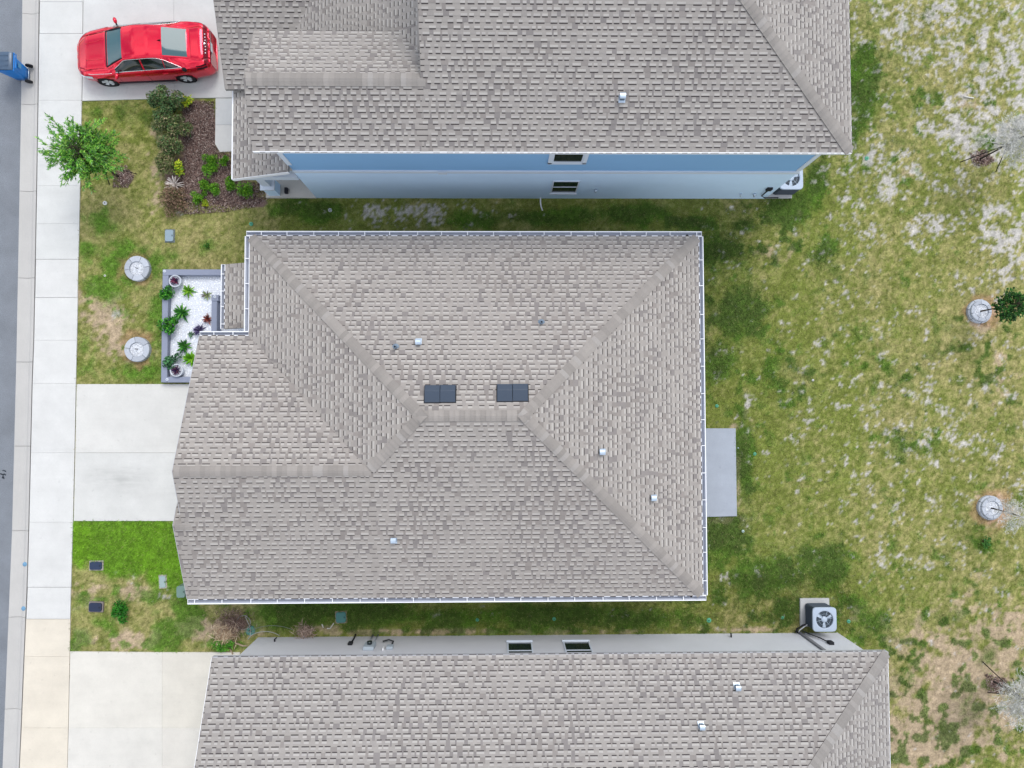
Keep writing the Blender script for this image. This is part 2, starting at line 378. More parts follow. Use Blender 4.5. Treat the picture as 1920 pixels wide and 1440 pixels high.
# ------------------------------------------------------------------ ground sheet
def make_ground():
    x0, x1, y0, y1, st = -20.0, 20.0, -15.6, 16.4, .075
    xs = np.arange(x0, x1 + .001, st); ys = np.arange(y0, y1 + .001, st)
    # ring out to the horizon in the same sheet
    ext = np.array([40., 90., 250., 700.])
    xs = np.concatenate([-(20 + ext[::-1]), xs, 20 + ext]); ys = np.concatenate([-(16 + ext[::-1]), ys, 17 + ext])
    X, Y = np.meshgrid(xs, ys)
    x, y = X.ravel(), Y.ravel()
    z = .018 * (fbm(x, y, .8, 3, 40) - .5) - .012
    # drop under road, kerb and pavement
    swm = np.array([((interp(SWL, q) + interp(SWR, q)) / 2, q) for q in np.linspace(-60, 1520, 60)])
    wm = np.array([W(*p) for p in swm])
    o = np.argsort(wm[:, 1]); lim = np.interp(y, wm[o, 1], wm[o, 0])
    z = np.where(x < lim, -.26, z)
    col, dn, lw = turf(x, y)
    far = sstep(0, .6, np.maximum(np.abs(x) - 19.3, np.maximum(y - 15.7, -14.8 - y)))[:, None]
    col = col * (1 - far) + (G_OLIVE * .8 + G_STRAW * .2)[None] * .92 * far
    V = np.stack([x, y, z], 1)
    ny, nx = X.shape
    idx = np.arange(ny * nx).reshape(ny, nx)
    Fc = np.stack([idx[:-1, :-1].ravel(), idx[:-1, 1:].ravel(), idx[1:, 1:].ravel(), idx[1:, :-1].ravel()], 1)
    me = bpy.data.meshes.new('ground')
    me.vertices.add(len(V)); me.vertices.foreach_set('co', V.astype(np.float32).ravel())
    me.loops.add(Fc.size); me.loops.foreach_set('vertex_index', Fc.astype(np.int32).ravel())
    me.polygons.add(len(Fc)); me.polygons.foreach_set('loop_start', np.arange(0, Fc.size, 4, dtype=np.int32))
    me.update(calc_edges=True)
    ca = me.color_attributes.new('Col', 'FLOAT_COLOR', 'POINT')
    c4 = np.ones((len(V), 4), np.float32); c4[:, :3] = col
    ca.data.foreach_set('color', c4.ravel())
    me.polygons.foreach_set('use_smooth', np.ones(len(Fc), bool))
    tag(link('ground', me, None, m_ground), kind='structure')
make_ground()

def wpoly(pts, z=0): return [W(px, py, z) for px, py in pts]

# keep-out polygons for grass
KEEP = []
def clear_of(x, y):
    ok = np.ones(x.shape, bool)
    for p in KEEP: ok &= ~in_poly(x, y, p)
    return ok

# ------------------------------------------------------------------ road, kerb, pavement, drives
def ccol(a=(222, 224, 228), k=.62, v=.02):
    c = S(*a, k); f = 1 + random.uniform(-v, v); return (c[0] * f, c[1] * f, c[2] * f, 1)

def road():
    b = MB()
    pts = []
    for q in np.linspace(-60, 1520, 40): pts.append(W(interp(KBL, q) + 2, q, -.075))
    n = len(pts); vs = []
    for p in pts: vs += [(p[0], p[1], -.075), (p[0] - 3.2, p[1], -.03), (p[0] - 7, p[1], -.07), (p[0] - 7, p[1], -.3), (p[0], p[1], -.3)]
    fs = []
    for i in range(n - 1):
        for k in range(4): fs.append((i * 5 + k, (i + 1) * 5 + k, (i + 1) * 5 + k + 1, i * 5 + k + 1))
    b.add(vs, fs)
    r = tag(b.build('road', m_asphalt), kind='structure')
    # dark painted utility mark on the asphalt
    mk = MB()
    for a, c in (((4.5, 883), (7, 881.5)), ((7.5, 882), (11, 884.5)), ((5, 892), (7, 888.5)), ((7, 888.5), (11, 891)), ((4, 897), (5.5, 893)), ((5.5, 893), (7.5, 898)), ((0, 888), (5, 890))):
        p, q = Vector((*W(*a, -.06), -.066)), Vector((*W(*c, -.06), -.066))
        d = (q - p).normalized(); s = Vector((-d.y, d.x, 0)) * .022
        mk.add([p - s, p + s, q + s, q - s], [(0, 1, 2, 3)])
    mk.build('utility_mark', mat('dark road paint', S(60, 68, 78, .5), rough=.9), r)
road()

def kerb():
    root = empty('kerb', (W(50, 700)[0], W(50, 700)[1], 0), kind='structure')
    js = [-60, 24.5, 195, 358, 521, 678.6, 836.5, 995.5, 1157.5, 1330, 1520]
    prof = [(0, -.066), (.06, -.058), (.30, -.078), (.55, -.09), (.72, -.07), (.86, -.012), (1, .004)]
    for j0, j1 in zip(js, js[1:]):
        b = MB(); qs = np.linspace(j0 + .35, j1 - .35, 5); vs = []
        for q in qs:
            a = W(interp(KBL, q), q, -.05); c = W(interp(SWL, q) - 1.6, q, 0)
            for t, z in prof: vs.append((a[0] + (c[0] - a[0]) * t, a[1] + (c[1] - a[1]) * t, z))
            vs.append((c[0], c[1], -.25)); vs.append((a[0], a[1], -.25))
        k = len(prof) + 2; fs = []
        for i in range(len(qs) - 1):
            for m_ in range(k): fs.append((i * k + m_, i * k + (m_ + 1) % k, (i + 1) * k + (m_ + 1) % k, (i + 1) * k + m_))
        fs.append(tuple(range(k))); fs.append(tuple(range(len(vs) - 1, len(vs) - k - 1, -1)))
        b.add(vs, fs, ccol((214, 212, 208), .62, .03))
        o = b.build('kerb_section', m_kerb, None); o.data.transform(Matrix.Translation(-root.location)); o.parent = root
    for px, py in ((46.5, 1058), (44, 1141)):
        b = MB(); x, y = W(px, py); b.lathe([(0, -.001), (.075, -.002), (.08, -.012)], 12, (x - root.location.x, y - root.location.y))
        b.v = [(v[0], v[1], v[2] + .010) for v in b.v]
        b.build('paint_dot', mat('blue marking paint', S(130, 178, 214, .6), rough=.8), root)
kerb()

def slab(name, pts, root, z1, col, h=.14, gap=.008, m=None):
    c = Vector((sum(p[0] for p in pts) / len(pts), sum(p[1] for p in pts) / len(pts)))
    ps = []
    for p in pts:
        v = Vector(p) - c; d = Vector((math.copysign(gap, v.x), math.copysign(gap, v.y)))
        q = Vector(p) - d; ps.append((q.x - root.location.x, q.y - root.location.y))
    if sum(ps[i][0] * ps[(i + 1) % len(ps)][1] - ps[(i + 1) % len(ps)][0] * ps[i][1] for i in range(len(ps))) < 0: ps.reverse()
    b = MB(); b.prism(ps, z1 - h, z1, col)
    o = b.build(name, m or m_concrete, root)
    bevel(o, .003, 1)
    return o

def pavement():
    root = empty('sidewalk', (*W(100, 700), 0), kind='structure')
    js = [-60, 3, 63, 188, 348, 419.5, 486, 558, 638, 719, 849, 979, 1101, 1161, 1231, 1365, 1520]
    for a, c in zip(js, js[1:]):
        pts = [W(interp(SWL, a), a, .03), W(interp(SWR, a), a, .03), W(interp(SWR, c), c, .03), W(interp(SWL, c), c, .03)]
        KEEP.append(pts)
        base = (228, 229, 226) if a < 480 else ((230, 230, 227) if a < 1150 else (238, 229, 212))
        slab('slab', pts, root, .03, ccol(base, .675, .02), .2, .002 if a not in (486, 3, 1101) else .009)
    return root
pavement()

def drive(name, polys, z, cols, origin, gap=.0035):
    root = empty(name, (*W(*origin), 0), kind='structure')
    for pl, c in zip(polys, cols):
        pts = wpoly(pl, z); KEEP.append(pts)
        slab('slab', pts, root, z, ccol(c, .69, .01), .16, gap)
    return root
drive('driveway', [[(143.5, 720), (470, 720), (470, 849), (141, 849)], [(141, 849), (470, 849), (470, 977), (138, 977)]], .03,
      [(229, 228, 223), (225, 225, 221)], (240, 850))
drive('driveway', [[(157, -90), (326, -90), (326, 95), (155, 95)], [(326, -90), (508, -90), (508, 95), (326, 95)],
                   [(155, 95), (326, 95), (326, 184), (154, 189)], [(326, 95), (436, 95), (436, 183), (326, 184)]], .03,
      [(222, 223, 221)] * 4, (280, 80))
drive('driveway', [[(131.5, 1221.5), (304, 1223), (304, 1365), (128.5, 1365)], [(304, 1223), (450, 1223), (450, 1365), (304, 1365)],
                   [(128.5, 1365), (304, 1365), (304, 1540), (124, 1540)], [(304, 1365), (450, 1365), (450, 1540), (304, 1540)]], .03,
      [(233, 229, 219), (232, 227, 215), (233, 230, 222), (232, 228, 219)], (280, 1330), .0012)
drive('walkway', [[(404, 184), (437, 184), (437, 234), (403.5, 234)], [(403.5, 234), (437, 234), (437, 284), (412, 285), (403, 270)], [(437, 184), (520, 184), (520, 234), (437, 234)]], .03,
      [(220, 222, 221), (226, 225, 221), (220, 222, 221)], (420, 234))
drive('patio', [[(1300, 803), (1379.5, 803), (1382, 968), (1300, 970)]], .05, [(182, 190, 202)], (1350, 885))

# ------------------------------------------------------------------ roofing
EXPO = .163
EXPOS = {'main': .166, 'blue': .149, 'grey': .160}
TABW = (.10, .125, .15, .18, .23)
def shades(tint):
    lights = [S(202, 198, 194, .60), S(196, 192, 188, .60), S(208, 204, 199, .60)]
    mids = [S(184, 179, 174, .60), S(180, 175, 171, .60), S(187, 182, 177, .60), S(158, 153, 151, .60), S(166, 160, 156, .60)]
    f = lambda c: (c[0] * tint[0], c[1] * tint[1], c[2] * tint[2], 1)
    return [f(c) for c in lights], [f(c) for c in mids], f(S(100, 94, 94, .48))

def clip(poly, a, b, c):
    "keep a*u+b*v<=c"
    out = []
    n = len(poly)
    for i in range(n):
        p, q = poly[i], poly[(i + 1) % n]
        dp, dq = a * p[0] + b * p[1] - c, a * q[0] + b * q[1] - c
        if dp <= 0: out.append(p)
        if (dp < 0 < dq) or (dq < 0 < dp):
            t = dp / (dp - dq); out.append((p[0] + (q[0] - p[0]) * t, p[1] + (q[1] - p[1]) * t))
    return out

_tabmesh = {}
def tab_mesh(wd, li, key, cl, dark, mid):
    k = (wd, li, key)
    if k not in _tabmesh:
        b = MB(); h = wd / 2; e = EXPOS[key]; MID = mid
        z1, z0 = .015, .004
        b.add([(-h, 0, z1), (h, 0, z1), (h, e * .42, z1 * .58 + z0 * .42), (-h, e * .42, z1 * .58 + z0 * .42)], [(0, 1, 2, 3)], cl)
        c2 = MID
        b.add([(-h, e * .42, z1 * .58 + z0 * .42), (h, e * .42, z1 * .58 + z0 * .42), (h, e, z0), (-h, e, z0)], [(0, 1, 2, 3)], c2)
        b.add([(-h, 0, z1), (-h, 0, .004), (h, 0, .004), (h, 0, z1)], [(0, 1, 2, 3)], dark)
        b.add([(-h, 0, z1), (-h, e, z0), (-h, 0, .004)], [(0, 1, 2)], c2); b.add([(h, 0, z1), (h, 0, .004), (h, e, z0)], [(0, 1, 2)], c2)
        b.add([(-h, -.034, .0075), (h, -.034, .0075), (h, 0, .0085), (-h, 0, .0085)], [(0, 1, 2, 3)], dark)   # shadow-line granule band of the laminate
        me = b.mesh('shingle'); me.materials.append(m_shingle); _tabmesh[k] = me
    return _tabmesh[k]

def roof_faces(root, roof, faces, tint, key, nobj=300):
    "faces: list of lists of 3D points (convex, CCW from above). Lays courses of laminated shingles."
    EXPO = EXPOS[key]
    L, Mi, D = shades(tint)
    rn = random.Random(sum(map(ord, key)))
    bm = MB(); cand = []; o0 = root.location
    for poly in faces:
        pieces = poly[1] if poly[0] == 'multi' else [poly]
        P3 = [Vector(p) for p in pieces[0]]
        n = Vector((0, 0, 0))
        for i in range(len(P3)): n += (P3[i] - P3[0]).cross(P3[(i + 1) % len(P3)] - P3[0])
        n.normalize()
        if n.z < 0: n = -n; P3.reverse()
        up = (Vector((0, 0, 1)) - n * n.z).normalized(); u = up.cross(n).normalized()
        org = P3[0]
        hps = []; P2 = []
        for pc in pieces:
            Q2 = [((Vector(p) - org).dot(u), (Vector(p) - org).dot(up)) for p in pc]
            if sum(Q2[i][0] * Q2[(i + 1) % len(Q2)][1] - Q2[(i + 1) % len(Q2)][0] * Q2[i][1] for i in range(len(Q2))) < 0: Q2.reverse()
            hp = []
            for i in range(len(Q2)):
                p, q = Q2[i], Q2[(i + 1) % len(Q2)]
                a, b_ = (q[1] - p[1]), -(q[0] - p[0]); hp.append((a, b_, a * p[0] + b_ * p[1]))
            hps.append(hp); P2.append(Q2)
        v0 = min(p[1] for q in P2 for p in q); v1 = max(p[1] for q in P2 for p in q)
        hang = 0
        def put(rect, hfun, col, riser=None, obj=None):
            for hp in hps:
                pl = rect
                for a, b_, c in hp:
                    pl = clip(pl, a, b_, c)
                    if len(pl) < 3: break
                if len(pl) < 3: continue
                full = len(pl) == 4 and all(abs(p[0] - r[0]) + abs(p[1] - r[1]) < 1e-6 for p, r in zip(pl, rect))
                if obj is not None and full: return True
                bm.poly([org + u * p[0] + up * p[1] + n * hfun(p) for p in pl], col)
                if riser:
                    vb = rect[0][1]
                    es = [p for p in pl if abs(p[1] - vb) < 1e-6]
                    if len(es) == 2:
                        a, c = sorted(es)
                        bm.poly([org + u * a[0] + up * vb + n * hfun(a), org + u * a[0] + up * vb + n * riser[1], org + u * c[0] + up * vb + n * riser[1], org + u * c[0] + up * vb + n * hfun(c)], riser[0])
            return False
        k = 0; v = v0
        while v < v1:
            band = [p for q in P2 for p in clip(clip(list(q), 0, -1, -v), 0, 1, v + EXPO)]
            if len(band) < 3: v += EXPO; continue
            ua, ub = min(p[0] for p in band), max(p[0] for p in band)
            hb = lambda p, v=v: .010 - .007 * (p[1] - v) / EXPO
            x = ua - rn.uniform(0, .4)
            patch = rn.uniform(-.025, .025)
            while x < ub:
                wd = rn.uniform(.5, 1.1); c = rn.choice(Mi[:3]); f = 1 + patch + rn.uniform(-.03, .03)
                put([(x, v), (x + wd, v), (x + wd, v + EXPO), (x, v + EXPO)], hb, (c[0] * f, c[1] * f, c[2] * f, 1), ((c[0] * .72, c[1] * .72, c[2] * .72, 1), 0.0))
                x += wd
            x = ua - rn.uniform(0, .3)
            while x < ub:
                wd = rn.choice(TABW); li = rn.randrange(3); cl = L[li]
                z1, z0 = .015, .004
                ht = lambda p, v=v: z1 + (z0 - z1) * (p[1] - v) / EXPO
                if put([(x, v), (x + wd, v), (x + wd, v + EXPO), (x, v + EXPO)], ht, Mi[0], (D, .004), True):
                    cand.append((org + u * (x + wd / 2) + up * v, u, up, n, wd, li))
                else:
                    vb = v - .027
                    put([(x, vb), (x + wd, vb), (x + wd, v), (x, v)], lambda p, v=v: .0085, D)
                g = rn.choice((.05, .07, .09, .11, .13, .16, .20))
                pq = org + u * x + up * v; dk_ = float(fbm(np.array([pq.x]), np.array([pq.y]), 1.5, 3, 55)[0])
                if rn.random() < .46 + 1.6 * (dk_ - .5):
                    c = rn.choice(Mi[3:]); f = rn.uniform(.94, 1.08)
                    put([(x + wd, v), (x + wd + g, v), (x + wd + g, v + EXPO), (x + wd, v + EXPO)], lambda p: hb(p) + .0012, (c[0] * f, c[1] * f, c[2] * f, 1))
                x += wd + g
            v += EXPO; k += 1
    # the tabs that show largest stay separate shingles, the rest is one mesh
    cz = Vector((0, 0, HC))
    def vis(c):
        d = cz - c[0]; p = M.inverted() @ c[0]
        sx, sy = CX + FPX * p.x / -p.z, CY - FPX * p.y / -p.z
        inside = 4 < sx < 1916 and 4 < sy < 1436
        return (1 if inside else 0) * c[4] * max(.01, d.normalized().dot(c[3])) / d.length_squared
    cand.sort(key=lambda c: -vis(c))
    for i, (p, u, up, n, wd, li) in enumerate(cand):
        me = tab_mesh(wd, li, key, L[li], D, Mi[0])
        mx = Matrix((u, up, n)).transposed().to_4x4(); mx.translation = p - o0
        if i < nobj:
            o = bpy.data.objects.new('shingle', me); COL.objects.link(o); o.parent = roof; o.matrix_local = mx
        else:
            mw = mx.copy(); mw.translation = p
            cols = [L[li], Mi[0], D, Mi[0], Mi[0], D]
            base = [mw @ vv.co for vv in me.vertices]
            for pi, pg in enumerate(me.polygons):
                bm.add([base[q] for q in pg.vertices], [list(range(len(pg.vertices)))], cols[pi])
    bm.v = [(x - o0.x, y - o0.y, z - o0.z) for x, y, z in bm.v]
    o = bm.build('shingle_courses', m_shingle, roof); o['kind'] = 'stuff'

_capn = [0]
def caps(root, roof, a, b, na, nb, tint, key, step=.15, wing=.158):
    "ridge/hip caps from low end a to high end b; na, nb: normals of the two roof planes"
    a, b, na, nb = Vector(a), Vector(b), Vector(na).normalized(), Vector(nb).normalized()
    t = (b - a).normalized(); Ln = (b - a).length
    wa = t.cross(na).normalized(); wb = t.cross(nb).normalized()
    mid = (na + nb).normalized()
    if wa.dot(nb) > 0: wa = -wa
    if wb.dot(na) > 0: wb = -wb
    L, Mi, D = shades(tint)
    pal = [tuple(x * q for x in Mi[0][:3]) + (1,) for q in (.80, .84, .88, .92, .86, .96, .90, .82)] + [tuple(x * .90 for x in L[1][:3]) + (1,), Mi[0]]
    ms = []
    for c in pal:
        mb = MB(); ln = step + .07; hl, hh = .050, .018
        sec = [(wa * wing, na), (wa * wing * .35, (na * .8 + mid * .2).normalized()), (Vector((0, 0, 0)), mid), (wb * wing * .35, (nb * .8 + mid * .2).normalized()), (wb * wing, nb)]
        lo = [p + n_ * hl * (.8 if i != 2 else .55) for i, (p, n_) in enumerate(sec)]; hi = [p + n_ * hh * (.8 if i != 2 else .55) + t * ln for i, (p, n_) in enumerate(sec)]
        gr = [p for p, n_ in sec]
        for i in range(4):
            mb.add([lo[i], lo[i + 1], hi[i + 1], hi[i]], [(0, 1, 2, 3)], c, True)
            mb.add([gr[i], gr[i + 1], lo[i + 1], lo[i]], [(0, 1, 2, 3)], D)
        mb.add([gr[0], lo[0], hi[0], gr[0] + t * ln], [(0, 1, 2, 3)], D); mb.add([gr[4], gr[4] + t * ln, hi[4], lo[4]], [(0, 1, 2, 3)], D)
        me = mb.mesh('ridge_cap'); me.materials.append(m_shingle); ms.append(me)
    k = 0; s = .06
    while s < Ln - .03:
        p = a + t * s
        o = bpy.data.objects.new('ridge_cap', random.choice(ms)); COL.objects.link(o); o.parent = roof
        o.location = p - root.location
        s += step; k += 1

def up_normal(poly):
    P3 = [Vector(p) for p in poly]
    n = (P3[1] - P3[0]).cross(P3[2] - P3[0]).normalized()
    return n if n.z > 0 else -n

def deck(root, faces, th=.12, name='roof'):
    b = MB()
    for poly in faces:
        n = up_normal(poly)
        top = [Vector(p) - root.location for p in poly]; bot = [p - Vector((0, 0, th)) for p in top]
        k = len(top)
        b.add(top + bot, [list(range(k)), list(range(2 * k - 1, k - 1, -1))] + [(i, k + i, k + (i + 1) % k, (i + 1) % k) for i in range(k)])
    return b.build(name, m_deck, root)

def edge_board(root, a, b, out, name='fascia', h=.16, th=.022, drop=.0, m=None, lip=.03):
    "white fascia with a drip edge lip along a-b; out = outward horizontal unit"
    a, b, out = Vector(a) - root.location, Vector(b) - root.location, Vector(out)
    mb = MB()
    d = (b - a).normalized()
    if name == 'rake_board': th = .007; lip = .006
    mb.bar(a + out * th - Vector((0, 0, h / 2 + drop)), b + out * th - Vector((0, 0, h / 2 + drop)), out * th / 1.02, Vector((0, 0, h / 2)))
    mb.bar(a + out * (lip) + Vector((0, 0, .006)), b + out * (lip) + Vector((0, 0, .006)), out * lip, Vector((0, 0, .005)))
    return mb.build(name, m or m_white, root)

def gutter(root, a, b, out, step=.83, wd=.14, z=0.0, start=.4, ends=True, lipcol=None):
    "open K gutter below the eave a-b, with hangers"
    o0 = root.location
    a, b, out = Vector(a) - o0, Vector(b) - o0, Vector(out)
    t = (b - a).normalized(); L = (b - a).length; Z = Vector((0, 0, 1))
    prof = [(.012, .0), (.012, -.115), (.085, -.115), (.10, -.06), (wd, -.02), (wd, .0)]
    mb = MB()
    def strip(pts):
        vs = []
        for p in (a, b): vs += [p + out * q[0] + Z * q[1] for q in pts]
        k = len(pts)
        mb.add(vs, [(i, i + 1, k + i + 1, k + i) for i in range(k - 1)])
    inner = prof; outer = [(x + (.006 if i > 2 else -.006), zz - .008) for i, (x, zz) in enumerate(prof)]
    strip(inner); strip(outer[::-1])
    g = mb.build('gutter', m_trough, root)
    lp = MB()
    lp.bar(a + out * (wd + .004), b + out * (wd + .004), out * .014, Z * .010)
    lp.bar(a + out * .006, b + out * .006, out * .012, Z * .008)
    for p in (a, b): lp.bar(p + out * .0 - Z * .055, p + out * wd - Z * .055, t * .004, Z * .055)
    lp.build('gutter_lip', m_white, g)
    if L > 5:
        q = b - t * .45 + out * .055 - Z * .112; oc_ = MB(); oc_.lathe([(0, 0), (.035, 0)], 10, (q.x, q.y)); oc_.v = [(v[0], v[1], q.z) for v in oc_.v]; oc_.build('outlet', m_black, g)
    hm = MB(); hm.bar(out * .018, out * (wd - .012), t * .011, Z * .006); hm.bar(out * .018 - Z * .03, out * .018 + Z * .0, t * .011, out * .003)
    me = hm.mesh('gutter_hanger'); me.materials.append(m_white)
    s = start
    while s < L - .15:
        o = bpy.data.objects.new('gutter_hanger', me); COL.objects.link(o); o.parent = g
        o.location = a + t * (s + random.uniform(-.05, .05)) + Z * .004
        s += step
    return g

def window(root, cx, cz, wd, ht, y, out, m_frame, sill=True, surround=0, mid=True, axis='x'):
    "double hung window on a wall plane (axis x: wall runs along x at y)"
    o0 = root.location
    def T(p):   # p=(along, out, up)
        if axis == 'x': return (p[0] - o0.x, y + out * p[1] - o0.y, p[2])
        return (y + out * p[1] - o0.x, p[0] - o0.y, p[2])
    def bx(mb, a0, a1, d0, d1, z0, z1):
        vs = [T(p) for p in [(a0, d0, z0), (a1, d0, z0), (a1, d1, z0), (a0, d1, z0), (a0, d0, z1), (a1, d0, z1), (a1, d1, z1), (a0, d1, z1)]]
        mb.add(vs, [(0, 3, 2, 1), (4, 5, 6, 7), (0, 1, 5, 4), (1, 2, 6, 5), (2, 3, 7, 6), (3, 0, 4, 7)])
    a0, a1, z0, z1 = cx - wd / 2, cx + wd / 2, cz - ht / 2, cz + ht / 2
    f = MB(); w_ = .045
    bx(f, a0, a1, .003, .035, z0, z0 + w_); bx(f, a0, a1, .003, .035, z1 - w_, z1)
    bx(f, a0, a0 + w_, .003, .035, z0 + w_, z1 - w_); bx(f, a1 - w_, a1, .003, .035, z0 + w_, z1 - w_)
    wn = f.build('window', m_frame, root)
    if mid:
        r = MB(); bx(r, a0 + w_, a1 - w_, .006, .028, cz - .02, cz + .02); r.build('meeting_rail', m_frame, wn)
    for zz0, zz1 in ((z0 + w_, cz - .02), (cz + .02, z1 - w_)):
        g = MB(); bx(g, a0 + w_, a1 - w_, .002, .012, zz0, zz1); g.build('pane', m_glass, wn)
    if sill:
        s = MB(); bx(s, a0 - .02, a1 + .02, .004, .07, z0 - .07, z0 - .002); s.build('sill', m_trim, wn)
    if surround:
        s = MB(); q = surround
        bx(s, a0 - q, a1 + q, .002, .05, z1 + .002, z1 + q); bx(s, a0 - q, a1 + q, .002, .05, z0 - q, z0 - .095 if sill else z0 - .002)
        bx(s, a0 - q, a0 - .002, .002, .05, z0 - .094, z1); bx(s, a1 + .002, a1 + q, .002, .05, z0 - .094, z1)
        s.build('surround', m_trim, wn)
    return wn

def roof_vent(root, p, n, sz=.17, h=.16, name='pipe_vent'):
    "small galvanised hooded vent: flashing plate, square stack, curved hood"
    p = Vector(p) - root.location; n = Vector(n)
    fl = MB(); up = (Vector((0, 0, 1)) - n * n.z).normalized(); u = up.cross(n).normalized()
    fl.bar(p + n * .022 - up * sz * .1, p + n * .030 - up * sz * .1, u * sz * .55, up * sz * .6)
    v = fl.build(name, m_metal, root)
    st = MB(); st.box(p.x - sz * .40, p.y - sz * .40, p.z, p.x + sz * .40, p.y + sz * .40, p.z + h)
    st.build('stack', mat('vent grey', S(120, 138, 158, .6), rough=.5, metal=.4), v)
    hd = MB(); N = 7
    vs = []
    for i in range(N):
        an = math.pi * i / (N - 1)
        for s in (-1, 1): vs.append((p.x + s * sz * .47, p.y - math.cos(an) * sz * .52, p.z + h + .002 + math.sin(an) * sz * .30))
    hd.add(vs, [(2 * i, 2 * i + 1, 2 * i + 3, 2 * i + 2) for i in range(N - 1)] + [tuple(range(0, 2 * N, 2)), tuple(range(2 * N - 1, 0, -2))], smooth=False)
    hd.build('hood', m_metal, v)
    return v

def lead_pipe(root, p, n):
    p = Vector(p) - root.location
    b = MB(); b.lathe([(.11, .004), (.06, .03), (.045, .04), (.045, .22), (.03, .22), (.03, .05)], 12)
    b.v = [(x + p.x, y + p.y, z + p.z) for x, y, z in b.v]
    v = b.build('vent_pipe', mat('lead boot', S(140, 158, 176, .6), rough=.5, metal=.3), root)
    c = MB(); c.lathe([(0, .1), (.03, .1)], 10); c.v = [(x + p.x, y + p.y, z + p.z) for x, y, z in c.v]
    c.build('opening', m_black, v)
    return v

def ridge_vent_box(root, p, n, wd=.44, ln=.50):
    "black metal off-ridge vent, folded sheet with raised low-side hood"
    p = Vector(p) - root.location; n = Vector(n)
    up = (Vector((0, 0, 1)) - n * n.z).normalized(); u = up.cross(n).normalized()
    b = MB(); h = wd / 2
    prof = [(-ln / 2, .02), (-ln / 2, .13), (-ln * .06 - .02, .155), (ln / 2, .025)]   # along upslope, height
    for s in (0,):
        vs = []
        for q in (-h, h): vs += [p + u * q + up * a + n * z for a, z in prof]
        k = len(prof)
        b.add(vs, [(i, i + 1, k + i + 1, k + i) for i in range(k - 1)] + [tuple(range(k)), tuple(range(2 * k - 1, k - 1, -1))])
    v = b.build('ridge_vent', m_dark, root)
    f = MB(); f.bar(p + n * .016, p + n * .020, u * (h + .025), up * (ln / 2 + .03)); f.build('flange', m_black, v)
    bevel(v, .008, 1)
    return v

